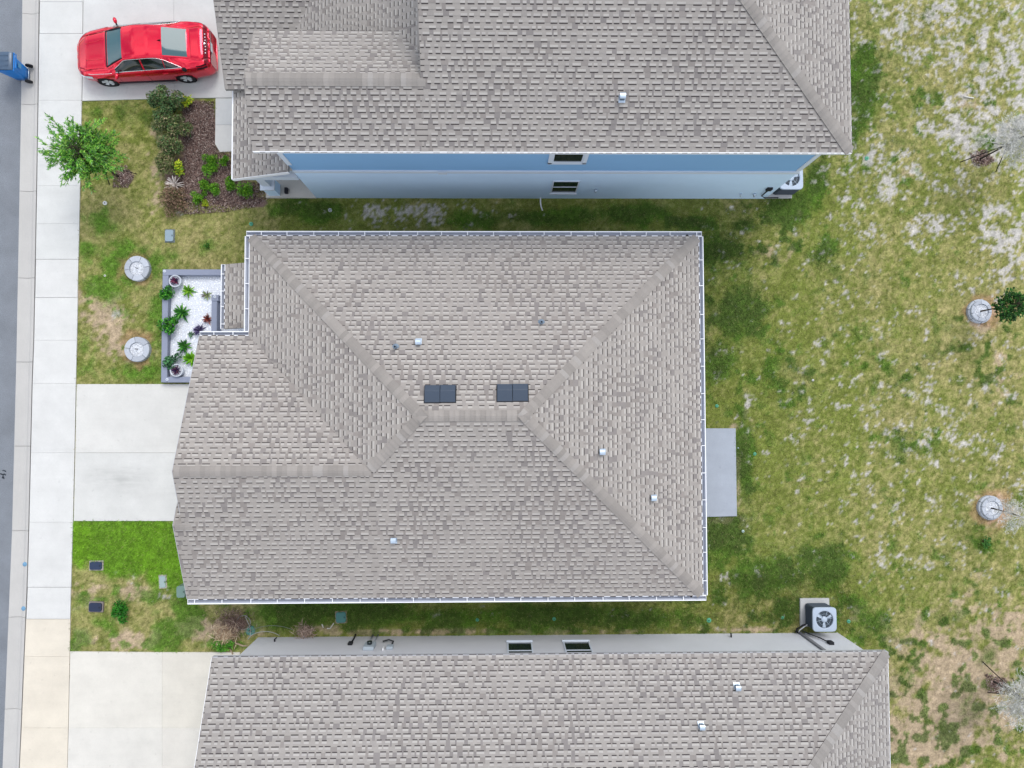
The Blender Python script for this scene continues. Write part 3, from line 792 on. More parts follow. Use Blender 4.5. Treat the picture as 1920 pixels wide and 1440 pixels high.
# ------------------------------------------------------------------ MAIN HOUSE (single storey, white gutters)
TM = (1.03, 1.01, .99)
PM = .42
EZ = 2.75
def main_house():
    xL, xR, yB, yT = -8.07, 6.44, -5.99, 5.58
    h = (yT - yB) / 2; yc = (yT + yB) / 2; zr = EZ + PM * h
    xr0, xr1 = xL + h, xR - h
    X1, X2 = -9.66, -9.94
    yg = -1.82; zg = EZ + PM * (yg - yB); ygt = yg + (yg - yB)          # garage ridge & top eave
    xg = xr0 - (yc - yg)                                                # garage ridge meets hip
    y2 = -3.50; z2 = EZ + PM * (y2 - yB)                                # little front gable
    # where the garage top slope meets the left hip plane (valley), from xg,yg down to eave corner
    root = empty('house', (-1.5, 0, 0), 'single storey house with gutters all round and four black roof vents by its ridge', 'house')
    A = (xL, yB, EZ); B = (xR, yB, EZ); Cc = (xR, yT, EZ); Dd = (xL, yT, EZ)
    R0 = (xr0, yc, zr); R1 = (xr1, yc, zr); RG = (xg, yg, zg)
    vl = (xL, ygt, EZ)                                                  # valley foot at left eave
    f_top = [Cc, Dd, R0, R1]
    f_right = [B, Cc, R1]
    f_bot1 = [(X1, yB, EZ), (xg, yB, EZ), RG, (X1, yg, zg)]
    f_bot2 = [(xg, yB, EZ), B, R1, R0, RG]
    # left hip face: eave from vl to Dd, up hip to R0, down hip to RG, valley back to vl
    f_left = [Dd, vl, RG, R0]
    f_gtop = [(X1, ygt, EZ), (X1, yg, zg), RG, vl]
    e = .012
    f_s1 = [(X2, yB, EZ), (X1, yB, EZ), (X1, y2, z2), (X2, y2, z2)]
    ye = y2 + (y2 - yB)
    f_s2 = [(X2, y2, z2), (X1 + .02, y2, z2), (X1 + .02, ye, EZ), (X2, ye, EZ)]
    # porch lean-to
    px0, px1, py0, py1 = -9.10, -7.85, 2.66, 4.80
    pz0, pp = 2.10, .36
    f_p = [(px0, py1, pz0), (px0, py0, pz0), (px1, py0, pz0 + pp * (px1 - px0)), (px1, py1, pz0 + pp * (px1 - px0))]
    faces = [f_top, f_right, f_bot1, f_bot2, f_left, f_gtop, f_s1, f_s2, f_p]
    roof = deck(root, faces)
    roof_faces(root, roof, [f_top, f_right, ('multi', [f_bot1, f_bot2]), f_left, f_gtop, f_s1, f_s2, f_p], TM, 'main')
    nt_, nr, nb, nl, ng = [up_normal(f) for f in (f_top, f_right, f_bot1, f_left, f_gtop)]
    ns2 = up_normal(f_s2)
    caps(root, roof, Dd, R0, nt_, nl, TM, 'm')
    caps(root, roof, Cc, R1, nt_, nr, TM, 'm')
    caps(root, roof, B, R1, nb, nr, TM, 'm')
    caps(root, roof, RG, R0, nb, nl, TM, 'm')
    caps(root, roof, R0, R1, nt_, nb, TM, 'm')
    caps(root, roof, (X1, yg, zg), RG, nb, ng, TM, 'm')
    caps(root, roof, (X2, y2, z2), (X1 + .12, y2, z2), nb, ns2, TM, 'm')
    # walls
    wv = MB(); i = .42
    def wl(x0, y0, x1, y1, z1=2.66):
        wv.box(x0 - root.location.x, y0, -.1, x1 - root.location.x, y1, z1)
    wl(xL + .45, yB + i, xR - i, yB + i + .2); wl(xR - i - .2, yB + i + .2, xR - i, yT - i); wl(xL + .45, yT - i - .2, xR - i - .2, yT - i)
    wl(xL + .45, ygt - .4, xL + .65, yT - i - .2); wl(X1 + .35, yB + i, xL + .45, yB + i + .2); wl(X1 + .35, ygt - .6, xL + .65, ygt - .4)
    wl(X1 + .35, yB + i + .2, X1 + .55, ygt - .6, 2.62)
    wv.build('wall', m_wallM, root)
    gb = MB()
    for x, yy, zz, y_, zt in ((X1 + .35, yB + .4, 2.625, yg, zg - .17), ):
        gb.add([(x - root.location.x, yB + .42, 2.625), (x - root.location.x, ygt - .42, 2.625), (x - root.location.x, yg, zg - .16), (x + .1 - root.location.x, yB + .42, 2.625), (x + .1 - root.location.x, ygt - .42, 2.625), (x + .1 - root.location.x, yg, zg - .16)],
               [(0, 2, 1), (3, 4, 5), (0, 1, 4, 3), (1, 2, 5, 4), (2, 0, 3, 5)])
    gb.build('gable_wall', m_wallM, root)
    # garage door of panels, set in the front wall
    gd = MB(); gx = X1 + .35 - root.location.x
    gd.box(gx - .012, -4.5, .02, gx - .002, .4, 2.25); door = gd.build('garage_door', m_white, root)
    for r in range(4):
        for c in range(4):
            p = MB(); y0 = -4.45 + c * 1.205; z0 = .07 + r * .545
            p.box(gx - .03, y0, z0, gx - .013, y0 + 1.15, z0 + .49); p.build('door_panel', m_white, door)
    window(root, 1.0, 1.45, 1.1, 1.3, yT - i, 1, m_trim); window(root, -4.0, 1.45, .9, 1.3, yT - i, 1, m_trim)
    window(root, 2.0, 1.45, 1.1, 1.3, yB + i, -1, m_trim)
    window(root, 3.2, 1.45, 1.2, 1.3, xR - i, 1, m_trim, axis='y')
    sd_ = MB(); xx = xR - i - root.location.x; sd_.box(xx + .002, -3.9, .06, xx + .02, -2.1, 2.1); d_ = sd_.build('sliding_door', m_glass, root)
    fr = MB(); fr.box(xx + .021, -3.06, .06, xx + .05, -2.96, 2.1); fr.box(xx + .003, -4.0, .06, xx + .05, -3.905, 2.2); fr.box(xx + .003, -2.095, .06, xx + .05, -2.0, 2.2); fr.build('door_frame', m_white, d_)
    # fascia + gutters
    gz = EZ - .03
    gutter(root, (xL - .13, yT + .02, gz), (xR + .13, yT + .02, gz), (0, 1, 0), start=.5)
    gutter(root, (xR + .02, yT + .008, gz), (xR + .02, yB - .008, gz), (1, 0, 0), start=.8, step=.86)
    gutter(root, (X2, yB - .02, gz), (xR + .13, yB - .02, gz), (0, -1, 0), start=.25, step=.86)
    gutter(root, (xL - .02, yT + .008, gz), (xL - .02, ygt + .16, gz), (-1, 0, 0), start=.75, step=.78)
    gutter(root, (X1, ygt + .02, gz), (xL - .03, ygt + .02, gz), (0, 1, 0), start=.42, step=.68, wd=.12)
    gutter(root, (px0 - .02, py0, pz0 - .03), (px0 - .02, py1, pz0 - .03), (-1, 0, 0), start=.2, step=.55, wd=.12)
    for (a, b, o_) in (((X1, yg, zg), (X1, ygt, EZ), (-1, 0, 0)), ((X1, yg, zg), (X1, y2 + .35, z2 + PM * .35), (-1, 0, 0)), ((X2, y2, z2), (X2, yB, EZ), (-1, 0, 0)), ((X2, y2, z2), (X2, y2 + .5, z2 - .21), (-1, 0, 0))):
        edge_board(root, a, b, o_, lip=.008, name='rake_board', m=mat('rake grey white', S(214, 216, 222, .6), rough=.5))
    for (a, b, o_) in (((xL, yT, EZ - .04), (xR, yT, EZ - .04), (0, 1, 0)), ((xR, yT, EZ - .04), (xR, yB, EZ - .04), (1, 0, 0)), ((xR, yB, EZ - .04), (X2, yB, EZ - .04), (0, -1, 0)), ((px0, py0, pz0 - .04), (px0, py1, pz0 - .04), (-1, 0, 0))):
        a_, b_, o2 = Vector(a) - root.location, Vector(b) - root.location, Vector(o_)
        f = MB(); f.bar(a_ + o2 * .004 - Vector((0, 0, .08)), b_ + o2 * .004 - Vector((0, 0, .08)), o2 * .003, (0, 0, .07)); f.build('fascia', m_white, root)
    # porch: wall stub, column and floor under the lean-to
    pc = MB()
    for yy in (py0 + .15, py1 - .35):
        pc.box(px0 + .1 - root.location.x, yy, 0, px0 + .3 - root.location.x, yy + .2, pz0 - .13)
    pc.build('porch_post', m_white, root)
    # vents
    def on(face, px, py):
        n = up_normal(face); p0 = Vector(face[0]); z = 4.0
        for _ in range(6):
            x, y = W(px, py, z); z = p0.z - (n.x * (x - p0.x) + n.y * (y - p0.y)) / n.z
        return Vector((x, y, z)), n
    for px, py in ((811, 740), (840, 739.5), (946.5, 738), (975.5, 737.5)): ridge_vent_box(root, *on(f_top, px, py))
    for f, px, py in ((f_top, 785, 642), (f_right, 1128, 847), (f_right, 1224, 933), (f_bot2, 739, 1012)): roof_vent(root, *on(f, px, py))
    lead_pipe(root, *on(f_top, 742, 651)); lead_pipe(root, *on(f_top, 1015, 605))
    KEEP.append([(X1 + .3, yB + .4), (xR - .4, yB + .4), (xR - .4, yT - .4), (xL + .4, yT - .4), (xL + .4, ygt - .4), (X1 + .3, ygt - .4)])
    return on
on_plane = main_house()

# ------------------------------------------------------------------ BLUE TWO-STOREY HOUSE
TB = (.985, .975, .965)
def blue_house():
    root = empty('house', (1.5, 10.5, 0), 'blue two storey house with pale lower wall and no gutters', 'house')
    ez, p = 5.75, .45
    yE, xR = 7.26, 10.02
    yw, xw0, xw1 = 7.65, -6.66, 9.70
    yt = 12.9; zt = ez + p * (yt - yE); yb2 = yt + (yt - yE)
    xG, xM = -6.96, -2.15                        # front gable edge, main rake
    yg = 8.98; zg = ez + p * (yg - yE); yg2 = yg + (yg - yE)
    hr = xR - (yt - yE)
    f_main = [(xM, yE, ez), (xR, yE, ez), (hr, yt, zt), (xM, yt, zt)]
    f_right = [(xR, yE, ez), (xR, yb2, ez), (hr, yt, zt)]
    f_back = [(xR, yb2, ez), (xM, yb2, ez), (xM, yt, zt), (hr, yt, zt)]
    f_g1 = [(xG, yE, ez), (xM, yE, ez), (xM, yg, zg), (xG, yg, zg)]
    f_g2 = [(xG, yg, zg), (xM + .1, yg, zg), (xM + .1, yg2, ez), (xG, yg2, ez)]
    # lower left-facing slope beyond the front gable
    pl = .6; xa = -2.75; za = 5.80
    zl = lambda x: za + pl * (x - xa)
    xlo = -6.7
    f_l = [(xlo, 9.3, zl(xlo)), (xM + .1, 9.3, zl(xM + .1)), (xM + .1, 16, zl(xM + .1)), (xlo, 16, zl(xlo))]
    f_l = f_l[::-1]
    # garage roof facing the gap, left gable rake
    gp = .42; xg0 = -8.84; yge = 10.30; gze = 2.95
    f_ga = [(xg0, yge, gze), (-5.9, yge, gze), (-5.9, 15, gze + gp * (15 - yge)), (xg0, 15, gze + gp * (15 - yge))]
    # porch roof falling to the left, beside the wall
    xp0, pz, pr = -8.70, 2.62, .36
    yp0, yp1 = 7.48, 10.45
    f_p = [(xp0, yp1, pz), (xp0, yp0, pz), (-6.68, yp0, pz + pr * (-6.68 - xp0)), (-6.68, yp1, pz + pr * (-6.68 - xp0))]
    faces = [f_main, f_right, f_back, f_g1, f_g2, f_l, f_ga, f_p]
    roof = deck(root, faces)
    roof_faces(root, roof, [f_main, f_right, f_g1, f_g2, f_l, f_ga, f_p], TB, 'blue')
    nm, nr, n2 = up_normal(f_main), up_normal(f_right), up_normal(f_g2)
    caps(root, roof, (xR, yE, ez), (hr, yt, zt), nm, nr, TB, 'b')
    caps(root, roof, (xG, yg, zg), (xM + .05, yg, zg), nm, n2, TB, 'b', wing=.19)
    # walls
    ox, oy = root.location.x, root.location.y
    lo = MB(); lo.box(xw0 - ox, yw - oy, -.1, xw1 - ox, yw + .2 - oy, 2.82); lo.box(xw1 - .2 - ox, yw + .2 - oy, -.1, xw1 - ox, yb2 - .4 - oy, 2.82)
    lo.box(xw0 - ox, yw + .2 - oy, -.1, xw0 + .2 - ox, 10.2 - oy, 2.82); lo.build('lower_wall', m_wallL, root)
    zt_ = ez - .1
    up = MB(); up.box(xw0 + .01 - ox, yw + .012 - oy, 3.0, xw1 - .01 - ox, yw + .2 - oy, zt_); up.box(xw1 - .21 - ox, yw + .2 - oy, 3.0, xw1 - .01 - ox, yb2 - .4 - oy, zt_)
    up.box(xw0 + .01 - ox, yw + .2 - oy, 3.0, xw0 + .2 - ox, yg2 - .4 - oy, zt_)
    for x in (xw0 + .012,):
        up.add([(x - ox, yw + .1 - oy, zt_), (x - ox, yg2 - .4 - oy, zt_), (x - ox, yg - oy, zg - .14), (x + .1 - ox, yw + .1 - oy, zt_), (x + .1 - ox, yg2 - .4 - oy, zt_), (x + .1 - ox, yg - oy, zg - .14)],
               [(0, 2, 1), (3, 4, 5), (0, 1, 4, 3), (1, 2, 5, 4), (2, 0, 3, 5)])
    up.add([(xM + .25 - ox, yE + .5 - oy, ez - .1), (xM + .25 - ox, yb2 - .4 - oy, ez - .1), (xM + .25 - ox, yt - oy, zt - .15), (xM + .35 - ox, yE + .5 - oy, ez - .1), (xM + .35 - ox, yb2 - .4 - oy, ez - .1), (xM + .35 - ox, yt - oy, zt - .15)],
           [(0, 2, 1), (3, 4, 5), (0, 1, 4, 3), (1, 2, 5, 4), (2, 0, 3, 5)])
    uw = up.build('upper_wall', m_wallU, root)
    bd = MB(); bd.box(xw0 - .0 - ox, yw - .035 - oy, 2.822, xw1 + .035 - ox, yw + .2 - oy, 2.998); bd.box(xw1 - .19 - ox, yw + .2 - oy, 2.822, xw1 + .03 - ox, yb2 - .4 - oy, 2.998)
    bd.build('belt_course', m_trim, root)
    cp = MB(); cp.box(xw1 - .14 - ox, yw - .012 - oy, 3.0, xw1 + .012 - ox, yw + .15 - oy, zt_); cp.build('corner_board', m_trim, root)
    cp = MB(); cp.box(xw0 - .012 - ox, yw - .012 - oy, 3.5, xw0 + .14 - ox, yw + .15 - oy, zt_); cp.build('corner_board', m_trim, root)
    bh = MB(); bh.box(-2.0 - ox, yw - .06 - oy, 2.80, -1.72 - ox, yw - .036 - oy, 3.02); bh.build('junction_box', m_trim, root)
    # windows: find wall coords from their pixels
    xu = (W(1032, 297, 4.3)[0] + W(1100, 297, 4.3)[0]) / 2
    window(root, xu, 4.55, .95, 1.45, yw + .012, -1, m_trim, sill=False, surround=.12)
    xl_ = (W(1031, 350, 1.3)[0] + W(1084, 350, 1.3)[0]) / 2
    window(root, xl_ + .02, 1.38, .92, 1.30, yw, -1, m_trim, sill=True)
    # fascias
    edge_board(root, (xG, yE, ez), (xR, yE, ez), (0, -1, 0), lip=.012, h=.10, th=.012)
    edge_board(root, (xR, yE, ez), (xR, yb2, ez), (1, 0, 0), lip=.004, th=.006)
    edge_board(root, (xG, yg, zg), (xG, yE, ez), (-1, 0, 0), name='rake_board', m=m_deck)
    edge_board(root, (xG, yg, zg), (xG, yg2, ez), (-1, 0, 0), name='rake_board', m=m_deck)
    edge_board(root, (xM, yg + .05, zg + .03), (xM, yt, zt), (-1, 0, 0), name='rake_board', m=m_deck)
    edge_board(root, (xp0, yp0, pz), (-6.68, yp0, pz + pr * (-6.68 - xp0)), (0, -1, 0), lip=.022, name='rake_board')
    edge_board(root, (xp0, yp0, pz), (xp0, yp1, pz), (-1, 0, 0), lip=.012)
    edge_board(root, (xg0, yge, gze), (xg0, 15, gze + gp * (15 - yge)), (-1, 0, 0), name='rake_board', m=m_deck)
    # porch column, beam, floor
    f = MB(); f.box(-8.45 - ox, yw - .02 - oy, -.1, xw0 - ox - .002, 10.4 - oy, .10, S(226, 222, 214, .6)); f.build('porch_floor', m_concrete, root)
    KEEP.append([(-8.45, yw - .02), (xw0, yw - .02), (xw0, 11), (-8.45, 11)])
    c = MB(); cx, cy = -8.14, 7.90
    c.box(cx - .20 - ox, cy - .20 - oy, .102, cx + .20 - ox, cy + .20 - oy, .85)
    col = c.build('porch_column', m_wallL, root)
    c = MB(); c.box(cx - .25 - ox, cy - .25 - oy, .852, cx + .25 - ox, cy + .25 - oy, .93); c.build('column_cap', m_trim, col)
    c = MB(); c.box(cx - .14 - ox, cy - .14 - oy, .932, cx + .14 - ox, cy + .14 - oy, 2.50); c.build('column_shaft', m_trim, col)
    c = MB(); c.box(-8.45 - ox, yw - .06 - oy, 2.20, xw0 - .01 - ox, yw + .15 - oy, 2.48); c.build('porch_beam', m_trim, root)
    wl = MB(); wl.box(-8.5 - ox, 10.6 - oy, -.1, -8.3 - ox, 16 - oy, 2.75); wl.box(-8.3 - ox, 10.6 - oy, -.1, xw0 - ox, 10.8 - oy, 2.55); wl.build('garage_wall', m_wallL, root)
    gd = MB(); gd.box(-8.52 - ox, 11.1 - oy, .04, -8.505 - ox, 15.8 - oy, 2.2); d = gd.build('garage_door', m_white, root)
    for r in range(4):
        for k in range(4):
            q = MB(); q.box(-8.54 - ox, 11.15 + k * 1.16 - oy, .07 + r * .53, -8.522 - ox, 12.25 + k * 1.16 - oy, .55 + r * .53); q.build('door_panel', m_white, d)
    q = MB(); q.box(xw0 - .025 - ox, 8.6 - oy, .12, xw0 - .003 - ox, 9.5 - oy, 2.2); d = q.build('front_door', mat('door grey', S(190, 200, 212, .6), rough=.5), root)
    q = MB(); q.box(xw0 - .06 - ox, 8.7 - oy, 1.0, xw0 - .026 - ox, 8.76 - oy, 1.1); q.build('handle', m_metal, d)
    # wall fittings
    def onw(px, py):
        z = 1.0
        for _ in range(8):
            x, y = W(px, py, z); pass
            # solve for z so that y == wall
            lo_, hi_ = -1, 6
            for _ in range(40):
                mid = (lo_ + hi_) / 2
                if W(px, py, mid)[1] > yw: lo_ = mid
                else: hi_ = mid
            z = mid; x = W(px, py, z)[0]
            return x, z
    x, z = onw(1442, 353); bx = MB(); bx.box(x - .09 - ox, yw - .08 - oy, z - .1, x + .09 - ox, yw - .003 - oy, z + .12); db = bx.build('disconnect_box', m_black, root)
    cv = MB(); x2, z2 = onw(1428, 364); x3, z3 = onw(1443, 366.5)
    cv.tube([(x - ox, yw - .05 - oy, z - .1), ((x + x2) / 2 - ox, yw - .05 - oy, (z + z2) / 2), (x2 - ox, yw - .06 - oy, z2), ((x2 + x3) / 2 - ox, yw - .07 - oy, z3 - .05), (x3 - ox, yw - .08 - oy, z3), (x3 + .35 - ox, yw - .05 - oy, .3)], .025, 6)
    cv.build('conduit', m_wire, db)
    for px, py, r in ((1415, 363, .06), (1389, 363, .04), (1117, 355, .05)):
        x, z = onw(px, py); hb = MB(); hb.tube([(x - ox, yw - .003 - oy, z), (x - ox, yw - .07 - oy, z)], r, 10); hb.tube([(x - ox, yw - .05 - oy, z), (x - ox, yw - .09 - oy, z - .07)], r * .6, 8)
        hb.build('hose_bib', m_metal, root)
    dp = MB(); x, z = onw(1013, 372); dp.tube([(x - ox, yw - .003 - oy, .14), (x - ox, yw - .16 - oy, .12), (x + .02 - ox, yw - .30 - oy, .06), (x + .08 - ox, yw - .46 - oy, .03)], .024, 8); dp.build('drain_pipe', m_white, root)
    roof_vent(root, *on_plane(f_main, 1166, 184))
    KEEP.append([(xw0, yw), (xw1, yw), (xw1, 20), (xw0, 20)])
blue_house()

# ------------------------------------------------------------------ GREY HOUSE (bottom)
TG = (.99, .985, .98)
def grey_house():
    root = empty('house', (1.6, -13, 0), 'grey stucco house with two windows on its narrow visible side wall', 'house')
    yE, xL, xR = -7.83, -9.14, 12.38
    hw = 5.9; yr = yE - hw; zr = EZ + PM * hw; yb = yr - hw
    hr = xR - hw
    f_t = [(xR, yE, EZ), (xL, yE, EZ), (xL, yr, zr), (hr, yr, zr)]
    f_r = [(xR, yb, EZ), (xR, yE, EZ), (hr, yr, zr)]
    f_b = [(xL, yb, EZ), (xR, yb, EZ), (hr, yr, zr), (xL, yr, zr)]
    roof = deck(root, [f_t, f_r, f_b])
    roof_faces(root, roof, [f_t, f_r], TG, 'grey')
    caps(root, roof, (xR, yE, EZ), (hr, yr, zr), up_normal(f_t), up_normal(f_r), TG, 'g')
    ox, oy = root.location.x, root.location.y
    yw, x0, x1 = -8.08, -8.62, 12.08
    wl = MB(); wl.box(x0 - ox, yw - .2 - oy, -.1, x1 - ox, yw - oy, 2.66); wl.box(x1 - .2 - ox, yb + .3 - oy, -.1, x1 - ox, yw - .2 - oy, 2.66); wl.box(x0 - ox, yb + .3 - oy, -.1, x0 + .2 - ox, yw - .2 - oy, 2.66)
    wl.add([(x0 + .02 - ox, yw - .1 - oy, 2.66), (x0 + .02 - ox, yb + .4 - oy, 2.66), (x0 + .02 - ox, yr - oy, zr - .15), (x0 + .12 - ox, yw - .1 - oy, 2.66), (x0 + .12 - ox, yb + .4 - oy, 2.66), (x0 + .12 - ox, yr - oy, zr - .15)], [(0, 1, 2), (3, 5, 4), (0, 3, 4, 1), (1, 4, 5, 2), (2, 5, 3, 0)])
    wl.build('wall', m_wallG, root)
    gd = MB(); gd.box(x0 - .014 - ox, -14.6 - oy, .04, x0 - .003 - ox, -9.7 - oy, 2.25); d = gd.build('garage_door', m_white, root)
    for r in range(4):
        for k in range(4):
            q = MB(); q.box(x0 - .03 - ox, -14.55 + k * 1.205 - oy, .07 + r * .545, x0 - .0145 - ox, -13.4 + k * 1.205 - oy, .56 + r * .545); q.build('door_panel', m_white, d)
    edge_board(root, (xL, yE, EZ), (xR, yE, EZ), (0, 1, 0), lip=.007, th=.008, m=mat('rake grey white', S(214, 216, 222, .6), rough=.5))
    edge_board(root, (xR, yE, EZ), (xR, yb, EZ), (1, 0, 0), lip=.008, th=.006)
    edge_board(root, (xL, yr, zr), (xL, yE, EZ), (-1, 0, 0), lip=.008, name='rake_board')
    def onw(px, py):
        lo_, hi_ = -1, 3
        for _ in range(40):
            mid = (lo_ + hi_) / 2
            if W(px, py, mid)[1] < yw: lo_ = mid
            else: hi_ = mid
        return W(px, py, mid)[0], mid
    for pa, pb in ((948, 1000), (1052, 1107)):
        xa, za = onw(pa, 1203); xb, zb = onw(pb, 1203)
        window(root, (xa + xb) / 2, 1.66, abs(xb - xa) - .10, 1.75, yw, 1, m_trim)
    def bx(name, px, py, w_, h_, d_, m, par=None):
        x, z = onw(px, py); b = MB(); b.box(x - w_ / 2 - ox, yw + .003 - oy, z - h_ / 2, x + w_ / 2 - ox, yw + d_ - oy, z + h_ / 2)
        o = b.build(name, m, par or root); bevel(o, .012, 1); return o, x, z
    mb_, x, z = bx('meter_box', 693, 1215, .36, .55, .13, mat('meter grey', S(176, 188, 198, .80), rough=.5))
    g = MB(); g.tube([(x - ox, yw + .131 - oy, z + .0), (x - ox, yw + .23 - oy, z + .0)], .085, 14); g.build('meter_dial', m_glass, mb_)
    c = MB(); c.tube([(x - .1 - ox, yw + .05 - oy, z - .28), (x - .1 - ox, yw + .05 - oy, -.05)], .03, 8); c.tube([(x + .08 - ox, yw + .06 - oy, z - .28), (x + .08 - ox, yw + .06 - oy, -.05)], .022, 8); c.build('conduit', mat('conduit grey', S(156, 164, 172, .7), rough=.6), mb_)
    jb, x, z = bx('cable_box', 731, 1216, .22, .26, .10, MATS['meter grey'])
    c = MB(); c.tube([(x + .03 - ox, yw + .05 - oy, z - .13), (x + .05 - ox, yw + .10 - oy, z - .45), (x - .12 - ox, yw + .12 - oy, z - .55), (x - .32 - ox, yw + .08 - oy, z - .5)], .026, 7); c.build('cable', m_wire, jb)
    vp, x, z = bx('vent_pipe', 718.5, 1219, .05, .2, .09, m_white)
    db, x, z = bx('disconnect_box', 657, 1208.5, .15, .22, .09, m_black)
    x2, z2 = onw(668, 1192); c = MB(); c.tube([(x + .02 - ox, yw + .05 - oy, z - .1), ((x + x2) / 2 + .02 - ox, yw + .06 - oy, (z + z2) / 2), (x2 - ox, yw + .08 - oy, .02)], .030, 7); c.build('conduit', m_wire, db)
    for px, py in ((515, 1203), (1371, 1195), (570, 1196)):
        x, z = onw(px, py); hb = MB(); hb.tube([(x - ox, yw + .002 - oy, z), (x - ox, yw + .09 - oy, z)], .03, 8); hb.tube([(x - ox, yw + .08 - oy, z), (x + .03 - ox, yw + .10 - oy, z - .12)], .022, 8); hb.build('hose_bib', m_wire if px != 570 else m_metal, root)
    # line-set cover and disconnect near the condenser
    xa, za = onw(1501, 1189); xb, zb = onw(1536, 1218)
    c = MB(); c.bar((xa - ox, yw + .036 - oy, 0.02), (xa - ox + .03, yw + .036 - oy, 2.60), (.05, 0, 0), (0, .032, 0)); c.build('line_cover', mat('line cover grey', S(150, 150, 156, .6), rough=.6), root)
    db, x, z = bx('disconnect_box', 1557, 1207.5, .17, .24, .10, m_black)
    x2, z2 = onw(1535, 1192)
    c = MB(); c.tube([(x - .05 - ox, yw + .05 - oy, z - .11), (x - .17 - ox, yw + .07 - oy, z - .45), (x - .38 - ox, yw + .10 - oy, .42), (x - .62 - ox, yw + .2 - oy, .34)], .022, 7); c.build('conduit', m_wire, db)
    roof_vent(root, *on_plane(f_t, 1381, 1287)); roof_vent(root, *on_plane(f_t, 1314, 1360))
    KEEP.append([(x0, yw), (x1, yw), (x1, -25), (x0, -25)])
grey_house()
#OBJECTS#
# ================================================================== OBJECTS
def diamonds(C, Dv, Sv, col):
    "leaf quads: centres, half-length vectors, half-width vectors"
    n = len(C)
    V = np.stack([C - Dv, C + Sv, C + Dv, C - Sv], 1).reshape(-1, 3)
    Fc = np.arange(4 * n).reshape(n, 4)
    return V, Fc, col

def rand_dirs(n, zlo=-1.0, zhi=1.0):
    z = rng.uniform(zlo, zhi, n); a = rng.uniform(0, 2 * np.pi, n); r = np.sqrt(np.clip(1 - z * z, 0, 1))
    return np.stack([r * np.cos(a), r * np.sin(a), z], 1)

def pal(n, cols, k=.6, v=.25):
    c = np.array([S(*q, k)[:3] for q in cols])
    return c[rng.integers(0, len(c), n)] * rng.uniform(1 - v, 1 + v, (n, 1))

def shrub(name, label, cat, px, py, r, h, cols, n=500, leaf=(.05, .028), group=None, z0=0.0, lean=(0, 0), flat=.8, k=1.0, clumps=6, stem=True):
    x, y = W(px, py, z0)
    root = empty(name, (x, y, z0), label, cat, group)
    # several clumps so the outline is uneven
    cc = np.stack([rng.normal(0, r * .42, clumps) + lean[0] * .5, rng.normal(0, r * .42, clumps) + lean[1] * .5, rng.uniform(.35, .75, clumps) * h], 1)
    cr = rng.uniform(.40, .66, clumps) * r
    which = rng.integers(0, clumps, n)
    d = rand_dirs(n, -.4, 1.0); rad = rng.uniform(.45, 1.08, n)
    C = cc[which] + d * (cr[which] * rad)[:, None] * np.array([1, 1, h / (2 * r) + .25])
    C[:, 2] = np.clip(C[:, 2], .02, None)
    D = d * .6 + rand_dirs(n) * .8; D /= np.linalg.norm(D, axis=1)[:, None]
    Sd = np.cross(D, rand_dirs(n)); Sd /= np.linalg.norm(Sd, axis=1)[:, None] + 1e-6
    ln = rng.uniform(.6, 1.3, n)[:, None]
    cl = pal(n, cols, k) * (.85 + .3 * rng.random(clumps)[which])[:, None]
    tri_mesh('foliage', *diamonds(C, D * leaf[0] * ln, Sd * leaf[1] * ln, cl), m_leaf, root)
    if stem:
        b = MB(); bc = S(112, 92, 74, .5)
        for q in range(min(5, clumps)): b.tube([(rng.normal(0, .02), rng.normal(0, .02), -.03), tuple(cc[q] * .55), tuple(cc[q])], [.012, .009, .004], 5, bc)
        b.build('stem', m_bark, root)
    return root

def rosette(name, label, cat, px, py, r, cols, n=26, h=.25, w=.03, group=None, z0=0.0, k=.85, droop=.35, parent_root=None):
    x, y = W(px, py, z0 + h * .4)
    root = parent_root or empty(name, (x, y, z0), label, cat, group)
    zb = 0 if parent_root is None else z0
    b = MB(); cs = pal(n, cols, k, .22)
    for i in range(n):
        a = i * 2.39996 + rng.uniform(-.3, .3); t = (i + .5) / n
        L = r * (1.15 - .35 * (1 - t)) * rng.uniform(.8, 1.12); el = 1.25 - 1.05 * t + rng.uniform(-.1, .1)
        dx, dy = math.cos(a), math.sin(a); sx, sy = -dy * w, dx * w
        pts = []
        for s_ in (0, .35, .7, 1.0):
            hor = L * s_ * math.cos(el) ** .5 if el < 1.5 else L * s_ * .3
            z = h * (math.sin(el) * s_ * 1.25 - droop * s_ * s_) + .02
            pts.append((dx * hor, dy * hor, max(z, .01) + zb))
        ws = (.6, 1, .8, .05)
        vs = []
        for p, q in zip(pts, ws): vs += [(p[0] + sx * q, p[1] + sy * q, p[2]), (p[0], p[1], p[2] - .008 * q), (p[0] - sx * q, p[1] - sy * q, p[2])]
        fs = []
        for j in range(3): fs += [(3 * j, 3 * j + 1, 3 * j + 4, 3 * j + 3), (3 * j + 1, 3 * j + 2, 3 * j + 5, 3 * j + 4)]
        b.add(vs, fs, (*cs[i], 1))
    b.build('leaf_rosette', m_leaf, root)
    return root

